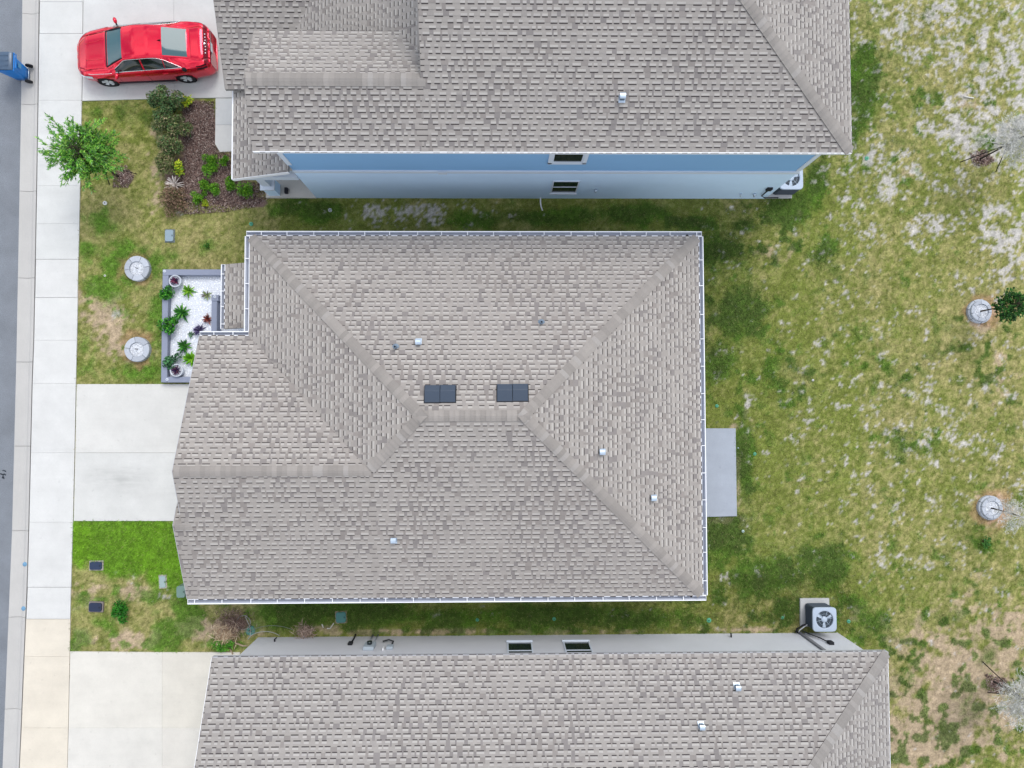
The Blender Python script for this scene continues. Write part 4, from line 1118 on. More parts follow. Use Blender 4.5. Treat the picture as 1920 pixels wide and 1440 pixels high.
# ------------------------------------------------------------------ red car
def car():
    L = 4.90
    th = math.atan2(.0534, .9986)
    root = empty('car', (-14.99, 12.53, .03), 'red saloon car parked on the driveway beside the blue house', 'car', None, None, th)
    root.scale = (.978, .978, .978)
    xs = np.unique(np.concatenate([np.linspace(0, .5, 12), np.linspace(.5, 1.25, 10), np.linspace(1.25, 1.98, 12), np.linspace(1.98, 3.40, 20), np.linspace(3.40, 4.26, 12), np.linspace(4.26, L, 12)]))
    def sm(xc, yc, k=.10):
        fx = np.linspace(-.3, L + .3, 521); fy = np.interp(fx, xc, yc); kn = max(3, int(k / (fx[1] - fx[0])) | 1)
        w_ = np.hanning(kn + 2)[1:-1]; w_ /= w_.sum()
        fy2 = np.convolve(np.pad(fy, kn // 2, mode='edge'), w_, 'valid')
        return np.interp(xs, fx, fy2)
    w_ = sm([0, .08, .25, .6, 1.2, 2.5, 3.6, 4.2, 4.65, 4.84, L], [.52, .66, .79, .88, .92, .93, .93, .90, .83, .74, .60], .16)
    zb = sm([0, .12, .4, 1.2, 1.6, 2.5, 3.5, 4.2, 4.7, 4.84, L], [.52, .62, .74, .88, .93, .97, 1.02, 1.05, 1.03, .98, .84], .12)
    wb = w_ * np.interp(xs, [0, .6, 1.25, 4.2, 4.6, L], [.86, .90, .925, .925, .93, .90])
    zc = sm([0, .1, .45, 1.22, 1.98, 2.4, 2.9, 3.40, 4.26, 4.66, 4.80, L], [.56, .66, .83, .985, 1.37, 1.435, 1.44, 1.38, 1.135, 1.115, 1.04, .86], .13)
    wr = sm([0, .4, 1.25, 1.98, 2.5, 3.4, 4.26, 4.6, L], [.42, .62, .70, .585, .60, .565, .56, .62, .46], .2)
    zr = np.where((xs > 1.25) & (xs < 4.26), np.maximum(zc - .035, zb + .012), (zc * .62 + zb * .38))
    zr = np.maximum(zr, zb + .01)
    rows = []
    for i in range(len(xs)):
        W_, B_, R_ = w_[i], wb[i], wr[i]
        r = [(0, zc[i]), (R_ * .30, zc[i] - .004), (R_ * .62, zc[i] * .8 + zr[i] * .2), (R_ * .90, zc[i] * .3 + zr[i] * .7), (R_, zr[i] - .004)]
        top = (R_ * .94 + B_ * .06, zr[i] * .93 + zb[i] * .07 - .004); bot = (R_ * .07 + B_ * .93, zb[i] * .93 + zr[i] * .07)
        r += [(R_ + .012 * (1 if 1.3 < xs[i] < 4.2 else 0), zr[i] - .018), top, ((top[0] + bot[0]) / 2 + .012, (top[1] + bot[1]) / 2), bot, (B_, zb[i]), (B_ * .4 + W_ * .6, zb[i] - .06), (W_, zb[i] - .16 if zb[i] > .7 else zb[i] - .06), (W_ * .985, .60 if zb[i] > .78 else zb[i] * .72),
              (W_ * 1.0, .45 if zb[i] > .7 else .40), (W_ * .975, .32), (W_ * .93, .21), (0, .21)]
        rows.append(r)
    nr = len(rows[0]); nx = len(xs)
    V = []
    for i in range(nx):
        for s_ in (1, -1):
            for y, z in rows[i]: V.append((xs[i], s_ * y, z))
    vid = lambda i, j, s_: i * 2 * nr + (0 if s_ > 0 else nr) + j
    parts = {k: [] for k in ('body', 'windshield', 'rear_window', 'tail_panel')}
    paintF = []
    wheels = (.95, 3.79)
    for i in range(nx - 1):
        xm = (xs[i] + xs[i + 1]) / 2
        for s_ in (1, -1):
            for j in range(nr - 1):
                q = (vid(i, j, s_), vid(i + 1, j, s_), vid(i + 1, j + 1, s_), vid(i, j + 1, s_))
                if s_ > 0: q = q[::-1]
                zm = (rows[i][j][1] + rows[i][j + 1][1] + rows[i + 1][j][1] + rows[i + 1][j + 1][1]) / 4
                if 10 <= j <= 14 and any((xm - c) ** 2 + (zm - .33) ** 2 < .37 ** 2 for c in wheels): continue
                k = 'body'
                if 1.30 < xm < 1.95 and j <= 2: k = 'windshield'
                elif 3.42 < xm < 4.22 and j <= 2: k = 'rear_window'
                elif 4.70 < xm < 4.86 and j <= 8: k = 'tail_panel'
                parts.setdefault(k, []).append(q)
    for i, flip in ((0, False), (nx - 1, True)):
        for j in range(nr - 1):
            q = (vid(i, j, 1), vid(i, j + 1, 1), vid(i, j + 1, -1), vid(i, j, -1))
            parts['body'].append(q[::-1] if flip else q)
    paint = mat('red car paint', S(236, 2, 52, .80), rough=.18, spec=.3, coat=.7, metal=.65)
    gl = mat('car glass', S(92, 134, 144, .42), rough=.06, spec=.35)
    sg = mat('dark car glass', S(40, 48, 48, .5), rough=.05, spec=.6)
    chrome = mat('chrome', S(226, 226, 230, .9), rough=.12, metal=1.0)
    for k, fs in parts.items():
        if not fs: continue
        me = bpy.data.meshes.new(k); used = sorted({v for f in fs for v in f}); mp = {v: n for n, v in enumerate(used)}
        me.from_pydata([V[v] for v in used], [], [[mp[v] for v in f] for f in fs]); me.update()
        me.polygons.foreach_set('use_smooth', np.ones(len(me.polygons), bool))
        o = link(k, me, root, paint if k == 'body' else (gl if k in ('windshield', 'rear_window') else mat('deep red tail panel', S(132, 8, 34, .7), rough=.25, spec=.4)))
        wdm = o.modifiers.new('weld', 'WELD'); wdm.merge_threshold = .0005
    def crv(j, s_, x0, x1, off=.006):
        out = []
        for i in range(nx):
            if x0 <= xs[i] <= x1: y, z = rows[i][j]; out.append((xs[i], s_ * (y + off), z + .003))
        return out
    def dlo(x, s_, f, off):
        q = lambda j: (float(np.interp(x, xs, [r[j][0] for r in rows])), float(np.interp(x, xs, [r[j][1] for r in rows])))
        lo, hi = q(8), q(6)
        t = max(0.0, (x - 3.05) / (3.95 - 3.05)) ** 1.7 + max(0.0, (2.05 - x) / (2.05 - 1.50)) ** 1.3 * .55
        t = min(1.0, t); hi = (hi[0] + (lo[0] - hi[0]) * t, hi[1] + (lo[1] - hi[1]) * t)
        return (x, s_ * (lo[0] + (hi[0] - lo[0]) * f + off), lo[1] + (hi[1] - lo[1]) * f + off * .6)
    for s_ in (-1, 1):
        for xa_, xb_ in ((1.56, 2.56), (2.63, 3.34), (3.37, 3.92)):
            g = MB(); X_ = np.linspace(xa_, xb_, 14); k = 4
            g.add([dlo(x, s_, f, .012 + .012 * math.sin(math.pi * f)) for x in X_ for f in (0, .33, .67, 1)], [(i * k + j, i * k + j + 1, i * k + k + j + 1, i * k + k + j) for i in range(13) for j in range(3)], smooth=True)
            g.build('side_window', sg, root)
        b = MB(); X_ = np.linspace(1.54, 3.95, 40)
        b.tube([dlo(x, s_, 0, .014) for x in X_], .013, 5); b.tube([dlo(x, s_, 1, .014) for x in X_], .009, 5)
        b.build('window_trim', chrome, root)
        # mirror
        m_ = MB(); n_ = 10
        for t, (a, b_, c_) in enumerate(((0, 0, 0),)):
            vs = []; fs = []
            for u in range(7):
                ph = math.pi * u / 6
                for v in range(n_):
                    an = 2 * math.pi * v / n_
                    vs.append((1.62 + .07 * math.sin(ph) * math.cos(an) + .02 * math.cos(ph), s_ * (1.02 + .115 * -math.cos(ph)), 1.00 + .075 * math.sin(ph) * math.sin(an)))
            for u in range(6):
                for v in range(n_): fs.append((u * n_ + v, u * n_ + (v + 1) % n_, (u + 1) * n_ + (v + 1) % n_, (u + 1) * n_ + v))
            m_.add(vs, fs, smooth=True)
        mo = m_.build('wing_mirror', paint, root)
        st = MB(); st.tube([(1.66, s_ * .86, .95), (1.63, s_ * .98, .98)], .03, 6); st.build('mirror_arm', m_black, mo)
        # lamps
        h = MB(); pts_a = crv(10, s_, .06, .62, .010); pts_b = crv(11, s_, .06, .62, .010)
        vs = pts_a + pts_b; k = len(pts_a); h.add(vs, [(i, i + 1, k + i + 1, k + i) for i in range(k - 1)], smooth=True); h.build('headlight', mat('headlamp glass', S(214, 224, 232, .7), rough=.1, spec=.7), root)
        st = MB(); st.tube(crv(9, s_, .45, 1.40, .004), .009, 5); st.build('light_strip', chrome, root)
        t = MB(); pts_a = crv(9, s_, 4.40, 4.83, .008); pts_b = crv(11, s_, 4.40, 4.83, .010); vs = pts_a + pts_b; k = len(pts_a); t.add(vs, [(i, i + 1, k + i + 1, k + i) for i in range(k - 1)], smooth=True)
        t.build('tail_light', mat('dark tail lamp', S(54, 24, 46, .6), rough=.12, spec=.6), root)
        for hx in (2.18, 3.18):
            d = MB(); i = int(np.argmin(abs(xs - hx))); y, z = rows[i][11]; d.bar((hx, s_ * (y + .014), z + .02), (hx + .2, s_ * (y + .014), z + .025), (0, .010, 0), (0, 0, .012)); d.build('door_handle', chrome if False else paint, root)
        for hx, a0 in ((1.50, 8), (2.585, 8), (3.62, 8)):
            i = int(np.argmin(abs(xs - hx))); d = MB(); d.tube([(xs[i], s_ * (y + .001), z) for y, z in rows[i][a0:15]], .004, 4); d.build('door_gap', m_black, root)
        sk = MB(); sk.tube([(x, s_ * (np.interp(x, xs, w_) * .965), .235) for x in np.linspace(1.32, 3.4, 8)], .03, 6); sk.build('side_skirt', mat('dark trim', S(70, 66, 74, .5), rough=.5), root)
    f = MB(); i = int(np.argmin(abs(xs - 4.02))); y, z = rows[i][10]; f.lathe([(0, .0), (.085, .0), (.09, -.012)], 14); mx = Matrix.Translation((4.0, -(y + .006), z)) @ Matrix.Rotation(math.radians(62), 4, 'X')
    f.v = [tuple(mx @ Vector(v)) for v in f.v]; f.build('fuel_flap', m_black, root)
    # hood and boot shut lines, tail bar, plate, emblem, antenna
    zz = lambda x, y: float(np.interp(abs(y), *zip(*[(a, b) for a, b in rows[int(np.argmin(abs(xs - x)))][:5]])))
    for pts in ([(.20, y) for y in np.linspace(-.5, .5, 9)], [(x, .66 - .03 * (1.2 - x)) for x in np.linspace(.3, 1.2, 8)], [(x, -.66 + .03 * (1.2 - x)) for x in np.linspace(.3, 1.2, 8)], [(4.30, y) for y in np.linspace(-.52, .52, 9)]):
        b = MB(); b.tube([(x, y, zz(x, y) + .001) for x, y in pts], .005, 4); b.build('panel_gap', m_black, root)
    for y0 in (-.30, .30):
        b = MB(); b.tube([(x, y0 * (1 + .25 * (x - .4)), zz(x, y0) + .001) for x in np.linspace(.45, 1.18, 8)], .012, 5); b.build('hood_crease', paint, root)
    b = MB(); b.tube([(L - .085 - .10 * abs(y) ** 2, y, .955 - .02 * y * y) for y in np.linspace(-.66, .66, 13)], .035, 7); b.build('tail_bar', mat('dark red tail bar', S(96, 10, 26, .6), rough=.15, spec=.6), root)
    b = MB()
    for y in np.linspace(-.34, .34, 7):
        b.box(4.79 - .06 * y * y, y - .018, zz(4.80, y) + .004, 4.825 - .06 * y * y, y + .018, zz(4.80, y) + .012)
    b.build('letter_badge', chrome, root)
    b = MB(); b.lathe([(0, .012), (.05, .010), (.06, 0)], 12); b.v = [(x * .7 + 4.755, y, z + zz(4.755, 0) + .004) for x, y, z in b.v]; b.build('emblem', chrome, root)
    b = MB(); b.box(L - .025, -.17, .66, L + .012, .17, .80); b.build('number_plate', mat('plate white', S(232, 236, 240, .8), rough=.5), root)
    b = MB(); b.tube([(L - .10 - .20 * (abs(y) / .8) ** 3, y, .36) for y in np.linspace(-.72, .72, 9)], .06, 7); b.build('rear_bumper', MATS['dark trim'], root)
    b = MB(); b.add([(3.22, 0, zz(3.22, 0) - .01), (3.38, -.025, zz(3.38, 0) - .01), (3.38, .025, zz(3.38, 0) - .01), (3.37, 0, zz(3.3, 0) + .075)], [(0, 1, 3), (1, 2, 3), (2, 0, 3)]); b.build('antenna_fin', m_black, root)
    b = MB(); b.tube([(1.27, y, zz(1.27, y) + .003) for y in np.linspace(-.66, .66, 11)], .035, 5); b.tube([(x, (np.interp(x, xs, wr) * .93), zz(x, .0) * .35 + zz(x, .55) * .65) for x in np.linspace(1.27, 1.98, 6)], .022, 5); b.tube([(x, -(np.interp(x, xs, wr) * .93), zz(x, .0) * .35 + zz(x, .55) * .65) for x in np.linspace(1.27, 1.98, 6)], .022, 5); b.build('wiper_cowl', m_black, root)
    b = MB(); b.box(2.02, -.10, 1.10, 2.06, .10, 1.16); b.build('inside_mirror', m_black, root)
    # wheels
    tyre = mat('tyre rubber', S(38, 38, 42, .5), rough=.85)
    rim = mat('alloy rim', S(214, 218, 222, .9), rough=.35, metal=.15)
    for wx in wheels:
        for s_ in (-1, 1):
            def T(v): return (wx + v[0], s_ * (.70 + v[2]), .33 + v[1])
            t = MB(); t.lathe([(.22, .0), (.30, -.005), (.33, .03), (.33, .19), (.305, .215), (.225, .205), (.21, .18)], 28); t.v = [T(v) for v in t.v]
            wo = t.build('wheel', tyre, root)
            r_ = MB(); r_.lathe([(.215, .17), (.222, .207), (.205, .205), (.19, .16), (.05, .14)], 28)
            r_.v = [T(v) for v in r_.v]; r_.build('rim', mat('rim barrel', S(70, 72, 78, .5), rough=.4, metal=.5), wo)
            sp = MB()
            for k in range(5):
                a = 2 * math.pi * k / 5 + .3; ca, sa = math.cos(a), math.sin(a)
                for da in (-.16, .16):
                    c2, s2 = math.cos(a + da), math.sin(a + da)
                    p0 = (ca * .03, sa * .03); p1 = (c2 * .205, s2 * .205); nx_, ny_ = -s2 * .030, c2 * .030
                    vs = [T((p0[0] - nx_, p0[1] - ny_, .19)), T((p0[0] + nx_, p0[1] + ny_, .19)), T((p1[0] + nx_, p1[1] + ny_, .203)), T((p1[0] - nx_, p1[1] - ny_, .203))]
                    vs += [T((p0[0] - nx_, p0[1] - ny_, .16)), T((p0[0] + nx_, p0[1] + ny_, .16)), T((p1[0] + nx_, p1[1] + ny_, .17)), T((p1[0] - nx_, p1[1] - ny_, .17))]
                    sp.add(vs, [(0, 1, 2, 3), (4, 7, 6, 5), (0, 4, 5, 1), (1, 5, 6, 2), (2, 6, 7, 3), (3, 7, 4, 0)])
            sp.build('spokes', rim, wo)
            ar = MB(); ar.tube([(wx + .375 * math.cos(a), s_ * (float(np.interp(wx + .375 * math.cos(a), xs, w_)) * .985), .33 + .375 * math.sin(a)) for a in np.linspace(-.25, math.pi + .25, 18)], .018, 6, cap=True)
            ar.build('wheel_arch', paint, root)
            li = MB(); li.lathe([(.37, -.35), (.37, .19)], 20); li.v = [T(v) for v in li.v]; li.build('arch_liner', m_black, wo)
car()

# ------------------------------------------------------------------ wheelie bin
def bin_():
    xb, yb = W(56, 137, .1)
    root = empty('wheelie_bin', (xb - .38, yb, -.07), 'blue wheelie bin standing by the kerb at the road edge', 'bin')
    blue = mat('blue bin plastic', S(6, 112, 190, .95), rough=.35, spec=.4, noise2=.08, n2scale=4)
    lidm = mat('slate lid plastic', S(70, 92, 116, .75), rough=.3, spec=.5, noise2=.12, n2scale=6)
    secs = [(.04, .24, .21, .04), (.30, .27, .235, .03), (.85, .345, .29, 0), (1.00, .36, .30, 0)]
    b = MB(); vs = []; fs = []; N = 16
    for z, hx, hy, off in secs:
        for k in range(N):
            a = 2 * math.pi * (k + .5) / N; c, s_ = math.cos(a), math.sin(a)
            vs.append((math.copysign(abs(c) ** .35, c) * hx + off, math.copysign(abs(s_) ** .35, s_) * hy, z))
    for i in range(len(secs) - 1):
        for k in range(N): fs.append((i * N + k, i * N + (k + 1) % N, (i + 1) * N + (k + 1) % N, (i + 1) * N + k))
    fs.append(tuple(range(N - 1, -1, -1)))
    b.add(vs, fs, smooth=True); body = b.build('body', blue, root)
    r = MB(); r.box(-.385, -.325, .985, .40, .325, 1.02); rm = r.build('rim', blue, root); bevel(rm, .02, 2)
    l = MB()
    prof = [(-.40, 1.03), (-.36, 1.075), (-.1, 1.105), (.2, 1.105), (.33, 1.085), (.36, 1.045)]
    vs = [(x, s_ * .315, z - (0 if abs(s_) < .9 else .02)) for x, z in prof for s_ in (-1, -.8, .8, 1)]
    fs = [(i * 4 + j, i * 4 + j + 1, i * 4 + 5 + j, i * 4 + 4 + j) for i in range(5) for j in range(3)]
    l.add(vs, fs, smooth=True); l.add([(x, s_ * .315, 1.03) for s_ in (-1, 1) for x in (-.40, .36)] , [(0, 1, 3, 2)])
    lid = l.build('lid', lidm, root)
    lr = MB()
    for yy in (-.18, 0, .18): lr.bar((-.30, yy, 1.100), (.24, yy, 1.110), (0, .018, 0), (0, 0, .008))
    lr.build('lid_rib', lidm, lid)
    h = MB(); h.tube([(.40, -.26, 1.02), (.47, -.24, 1.04), (.47, .24, 1.04), (.40, .26, 1.02)], .018, 8); h.build('handle', blue, root)
    a = MB(); a.tube([(.30, -.29, .12), (.30, .29, .12)], .014, 8); a.build('axle', m_metal, root)
    for s_ in (-1, 1):
        t = MB(); t.lathe([(0, -.03), (.09, -.03), (.125, -.02), (.125, .02), (.09, .03), (0, .03)], 18); t.v = [(.32 + x, s_ * .29 + z, .125 + y) for x, y, z in t.v]; t.build('wheel', m_black, root)
    lb = MB(); lb.add([(.372, -.08, .62), (.372, .08, .62), (.385, .08, .80), (.385, -.08, .80)], [(0, 1, 2, 3)]); lb.build('label_panel', mat('pale blue print', S(96, 176, 226, .6), rough=.5), root)
bin_()

# ------------------------------------------------------------------ condensers
def condenser(px, py, ztop, label, rz=0, pad=None):
    x, y = W(px, py, ztop)
    root = empty('air_conditioner', (x, y, .09), label, 'air conditioner', 'air conditioning units beside the houses', None, rz)
    h = ztop - .09; s_ = .385
    fin = mat('dark condenser fins', S(70, 82, 94, .6), rough=.6)
    top = mat('condenser top', S(188, 202, 220, .72), rough=.45, spec=.4)
    b = MB(); b.box(-s_, -s_, 0, s_, s_, h - .05); cb = b.build('cabinet', fin, root); bevel(cb, .05, 3)
    lv = MB()
    for k in range(12):
        z = .05 + k * (h - .14) / 12
        for a in range(4):
            q = Matrix.Rotation(a * math.pi / 2, 4, 'Z')
            vs = [q @ Vector(v) for v in ((-s_ + .06, -s_ - .001, z), (s_ - .06, -s_ - .001, z), (s_ - .06, -s_ - .014, z + .008), (-s_ + .06, -s_ - .014, z + .008), (-s_ + .06, -s_ - .001, z + .02), (s_ - .06, -s_ - .001, z + .02))]
            lv.add(vs, [(0, 1, 2, 3), (3, 2, 5, 4)])
    lv.build('louvres', fin, cb)
    # top pan: rounded square with a round opening
    R = .30; S2 = .42; N = 64; t = MB(); vs = []; fs = []
    def rs(a, hs, p=.28): c, s = math.cos(a), math.sin(a); return (math.copysign(abs(c) ** p, c) * hs, math.copysign(abs(s) ** p, s) * hs)
    for k in range(N):
        a = 2 * math.pi * k / N; o = rs(a, S2); c, s = math.cos(a), math.sin(a)
        vs += [(o[0], o[1], h - .06), (o[0], o[1], h - .015), (o[0] * .97, o[1] * .97, h), (c * (R + .03), s * (R + .03), h + .004), (c * R, s * R, h - .005), (c * R, s * R, h - .10)]
    for k in range(N):
        for j in range(5): fs.append((k * 6 + j, ((k + 1) % N) * 6 + j, ((k + 1) % N) * 6 + j + 1, k * 6 + j + 1))
    t.add(vs, fs, smooth=False); tp = t.build('top_panel', top, root)
    w_ = MB(); w_.lathe([(0, h - .12), (R - .002, h - .12)], 32); w_.build('fan_well', mat('fan well dark', S(128, 144, 176, .9), rough=.6), tp)
    bl = mat('fan blade metal', S(186, 200, 216, .8), rough=.4, metal=.1)
    for k in range(3):
        q = Matrix.Rotation(k * 2 * math.pi / 3 + .2, 4, 'Z'); f = MB()
        vs = []
        for r, a0, a1, z0, z1 in ((.09, -.55, .55, -.06, -.04), (.19, -.52, .50, -.075, -.03), (.285, -.42, .48, -.08, -.025)):
            for u in range(4):
                a = a0 + (a1 - a0) * u / 3; vs.append(q @ Vector((r * math.cos(a), r * math.sin(a), h + z0 + (z1 - z0) * u / 3)))
        f.add(vs, [(i * 4 + j, i * 4 + j + 1, i * 4 + 5 + j, i * 4 + 4 + j) for i in range(2) for j in range(3)], smooth=True)
        f.build('fan_blade', bl, root)
    g = MB(); g.lathe([(.0, h - .018), (.085, h - .020), (.105, h - .032), (.105, h - .09)], 20); g.build('fan_hub', bl, root)
    gr = MB()
    for k in range(6):
        a = 2 * math.pi * k / 6 + .2; gr.tube([(.08 * math.cos(a), .08 * math.sin(a), h - .010), (R * math.cos(a), R * math.sin(a), h - .004)], .0055, 5)
    for rr in (.20,): gr.tube([(rr * math.cos(a), rr * math.sin(a), h - .008) for a in np.linspace(0, 2 * math.pi, 33)], .0025, 4)
    gr.build('fan_guard', m_metal, root)
    return root
condenser(1546.5, 1162, .80, 'grey air conditioner on a concrete pad behind the grey house')
condenser(1484, 333, .86, 'grey air conditioner partly hidden by the corner of the blue house')
def pad(x0, y0, x1, y1, label):
    o = MB(); cx, cy = (x0 + x1) / 2, (y0 + y1) / 2
    o.box(x0 - cx, y0 - cy, -.02, x1 - cx, y1 - cy, .088, S(214, 216, 216, .62)); b = o.build('equipment_pad', m_concrete); b.location = (cx, cy, 0); bevel(b, .01, 1)
    tag(b, label, 'concrete pad', 'concrete pads under the air conditioners'); KEEP.append([(x0, y0), (x1, y0), (x1, y1), (x0, y1)])
xx, yy = W(1546.5, 1162, .80); a = W(1500.5, 1122.5, .09); pad(a[0], yy - .45, a[0] + 1.05, a[1], 'concrete pad under the air conditioner behind the grey house')
xx, yy = W(1484, 333, .86); pad(9.72, yy - .5, 10.66, yy + .5, 'concrete pad under the air conditioner at the blue house corner')
b = MB(); x, y = W(1510, 1170, .3)
b.tube([(x, y, .35), (x - .10, y - .05, .30), (x - .24, y - .20, .18), (x - .26, -8.0, .12), (x - .2, -8.03, .10)], .035, 8); o = b.build('refrigerant_pipe', m_wire); tag(o, 'black insulated pipe looping from the air conditioner to the grey house wall', 'pipe')
b = MB(); b.tube([(x + .03, y, .40), (x - .05, y - .08, .33), (x - .16, y - .24, .2), (x - .17, -8.0, .12), (x - .13, -8.03, .10)], .02, 8); o = b.build('condensate_pipe', m_white); tag(o, 'white pipe beside the black pipe at the air conditioner', 'pipe')

# ------------------------------------------------------------------ white gravel bed in front of the porch
def gravel_bed():
    x0, y1 = W(305, 505, .25); x1 = -8.15; y0 = W(313, 717, .25)[1]
    zt = .26
    root = empty('garden_border', (x0, y0, 0), 'grey painted timber border round the white pebble bed', 'garden border')
    def brd(ax, ay, bx, by, z1=zt, name='border_board', c=(160, 168, 190)):
        b = MB(); b.box(ax - x0, ay - y0, -.05, bx - x0, by - y0, z1, S(*c, .62)); o = b.build(name, m_timber, root); bevel(o, .012, 1); return o
    wd = .215
    brd(x0 + .002, y1 - wd, -9.0, y1)                              # top
    brd(x0, y0 + .001, x0 + wd, y1 - wd - .003)                     # street side
    brd(x0 + wd + .003, y0, x0 + wd + 1.0, y0 + .20)               # drive side
    hx, hy = W(396, 608, .45); hx2, hy2 = W(409.5, 553, .45)
    brd(hx, 2.75, hx + .20, hy2 - .22, .45); brd(hx - .005, hy2 - .217, hx + .25, hy2, .46, 'border_post')
    for px, py in ((308.5, 508.5), (311, 611), (313.5, 711.5), (403, 556.5)):
        x, y = W(px, py, zt if px < 400 else .46); z = zt if px < 400 else .46
        b = MB(); b.lathe([(0, .022), (.035, .022), (.05, .016), (.055, .0)], 16, (x - x0, y - y0)); b.v = [(v[0], v[1], v[2] + z) for v in b.v]
        o = b.build('round_light', mat('light cap', S(214, 222, 234, .75), rough=.35), root)
        b = MB(); b.lathe([(0, .024), (.014, .024)], 10, (x - x0, y - y0)); b.v = [(v[0], v[1], v[2] + z) for v in b.v]; b.build('lens', m_dark, o)
    ix0, ix1, iy0, iy1 = x0 + wd, -8.2, y0 + .2, y1 - wd
    KEEP.append([(x0, y0), (-8.1, y0), (-8.1, y1), (x0, y1)])
    b = MB(); cx, cy = (ix0 + ix1) / 2, (iy0 + iy1) / 2; b.box(ix0 - cx, iy0 - cy, -.05, ix1 - cx, iy1 - cy, .035, S(220, 226, 236, .55))
    o = b.build('gravel_base', mat('gravel fines', S(226, 230, 238, .80), rough=.95, noise=.3, nscale=60)); o.location = (cx, cy, 0); tag(o, kind='structure')
    n = 5200
    px = rng.uniform(ix0 + .02, ix1, n); py = rng.uniform(iy0 + .02, iy1 - .02, n)
    ok = ~((px > -9.6) & (py < 2.3)); px, py = px[ok], py[ok]; n = len(px)
    oc = np.array([(1, 0, 0), (0, 1, 0), (-1, 0, 0), (0, -1, 0), (0, 0, 1)], float)
    sz = rng.uniform(.016, .034, n)
    a = rng.uniform(0, 6.28, n); st = rng.uniform(.6, 1.0, n)
    V = np.empty((n, 5, 3))
    for k in range(5):
        lx, ly, lz = oc[k] + rng.normal(0, .18, (n, 3)).T if False else (oc[k][0], oc[k][1], oc[k][2])
        V[:, k, 0] = px + sz * (lx * np.cos(a) - ly * st * np.sin(a)); V[:, k, 1] = py + sz * (lx * np.sin(a) + ly * st * np.cos(a)); V[:, k, 2] = .034 + lz * sz * .8 + rng.uniform(0, .012, n)
    Fc = (np.arange(n)[:, None, None] * 5 + np.array([(0, 1, 4), (1, 2, 4), (2, 3, 4), (3, 0, 4)])[None]).reshape(-1, 3)
    c = pal(n, [(236, 240, 248), (224, 230, 240), (244, 246, 250), (214, 220, 230)], 1.0, .07)
    o = tri_mesh('white_gravel', V.reshape(-1, 3), Fc, np.repeat(c, 4, 0), m_gravel); tag(o, 'bright white pebbles filling the bordered bed by the porch', 'gravel', kind='stuff')
gravel_bed()

def pot(px, py, label, cols, r=.20):
    x, y = W(px, py, .34)
    root = empty('potted_plant', (x, y, .035), label, 'potted plant', 'potted purple plants in the pebble bed')
    b = MB(); b.lathe([(0, .0), (r * .62, .0), (r * .86, .12), (r * .98, .27), (r, .33), (r * .96, .335), (r * .86, .32), (r * .82, .27)], 28)
    b.build('pot', mat('white glazed pot', S(226, 232, 242, .78), rough=.3, spec=.5), root)
    s = MB(); s.lathe([(0, .285), (r * .83, .275)], 20); s.build('soil', mat('white pebble fill', S(226, 230, 238, .6), rough=.9, noise=.3, nscale=60), root)
    rosette('', '', '', 0, 0, r * .86, cols, 34, .22, .022, parent_root=root, z0=.28, k=.75)
PUR = [(78, 52, 84), (104, 58, 92), (60, 48, 88), (128, 84, 104), (90, 70, 110)]
pot(328.5, 527, 'purple spiky plant in the white bowl at the far corner of the pebble bed', PUR + [(150, 60, 90)], .215)
pot(331, 694.5, 'purple spiky plant in the white bowl nearest the long driveway', PUR, .225)
rosette('bromeliad', 'dark purple spiky plant beside the garage roof corner in the pebbles', 'plant', 372, 619, .24, [(88, 78, 118), (112, 104, 142), (74, 66, 100), (140, 130, 160)], 46, .34, .022, z0=.04)
GRN = [(44, 110, 34), (66, 140, 44), (34, 88, 34), (92, 164, 52)]
shrub('shrub', 'dark green leafy shrub next to the white bowl at the corner', 'plant', 323, 552, .27, .45, GRN, 420, (.055, .026), 'green shrubs along the timber border', .035)
shrub('shrub', 'roundest green shrub half way along the timber border', 'plant', 327, 612, .33, .5, GRN, 600, (.055, .026), 'green shrubs along the timber border', .035)
shrub('shrub', 'bluish green shrub behind the white bowl near the driveway', 'plant', 329, 675, .29, .45, [(66, 120, 76), (52, 100, 64), (92, 146, 92), (44, 84, 56)], 460, (.05, .024), 'green shrubs along the timber border', .035)
LIM = [(128, 178, 52), (104, 160, 44), (150, 196, 70), (84, 138, 38)]
rosette('spiky_plant', 'lime green spiky plant at the top of the pebble bed', 'plant', 352, 545, .28, LIM, 24, .30, .028, 'spiky plants in the pebble bed', .035)
rosette('spiky_plant', 'largest green spiky plant between the two round shrubs', 'plant', 340, 586, .36, [(70, 138, 44), (52, 116, 40), (96, 160, 56), (40, 96, 40)], 34, .34, .03, 'spiky plants in the pebble bed', .035)
rosette('spiky_plant', 'dark green spiky plant above the brightest lime one', 'plant', 344, 649, .30, [(58, 116, 44), (44, 98, 40), (80, 142, 52)], 34, .30, .032, 'spiky plants in the pebble bed', .035)
rosette('spiky_plant', 'brightest lime green spiky plant tucked beside the garage roof edge', 'plant', 357, 672, .32, [(116, 178, 36), (98, 162, 30), (140, 196, 52), (80, 140, 30)], 40, .34, .032, 'spiky plants in the pebble bed', .035)
rosette('spiky_plant', 'sparse pale green plant with brown leaves by the grey post', 'plant', 387, 553, .22, [(134, 160, 96), (96, 96, 84), (160, 176, 120), (110, 104, 96)], 18, .26, .022, 'spiky plants in the pebble bed', .035)
rosette('bromeliad', 'red bromeliad against the grey board by the porch', 'plant', 388, 598, .22, [(150, 74, 64), (122, 62, 60), (170, 104, 84), (96, 60, 60)], 28, .28, .022, None, .035)
rosette('spiky_plant', 'small grey green plant next to the dark purple one', 'plant', 358, 627, .15, [(110, 146, 110), (140, 168, 140), (90, 120, 96)], 18, .16, .02, 'spiky plants in the pebble bed', .035)

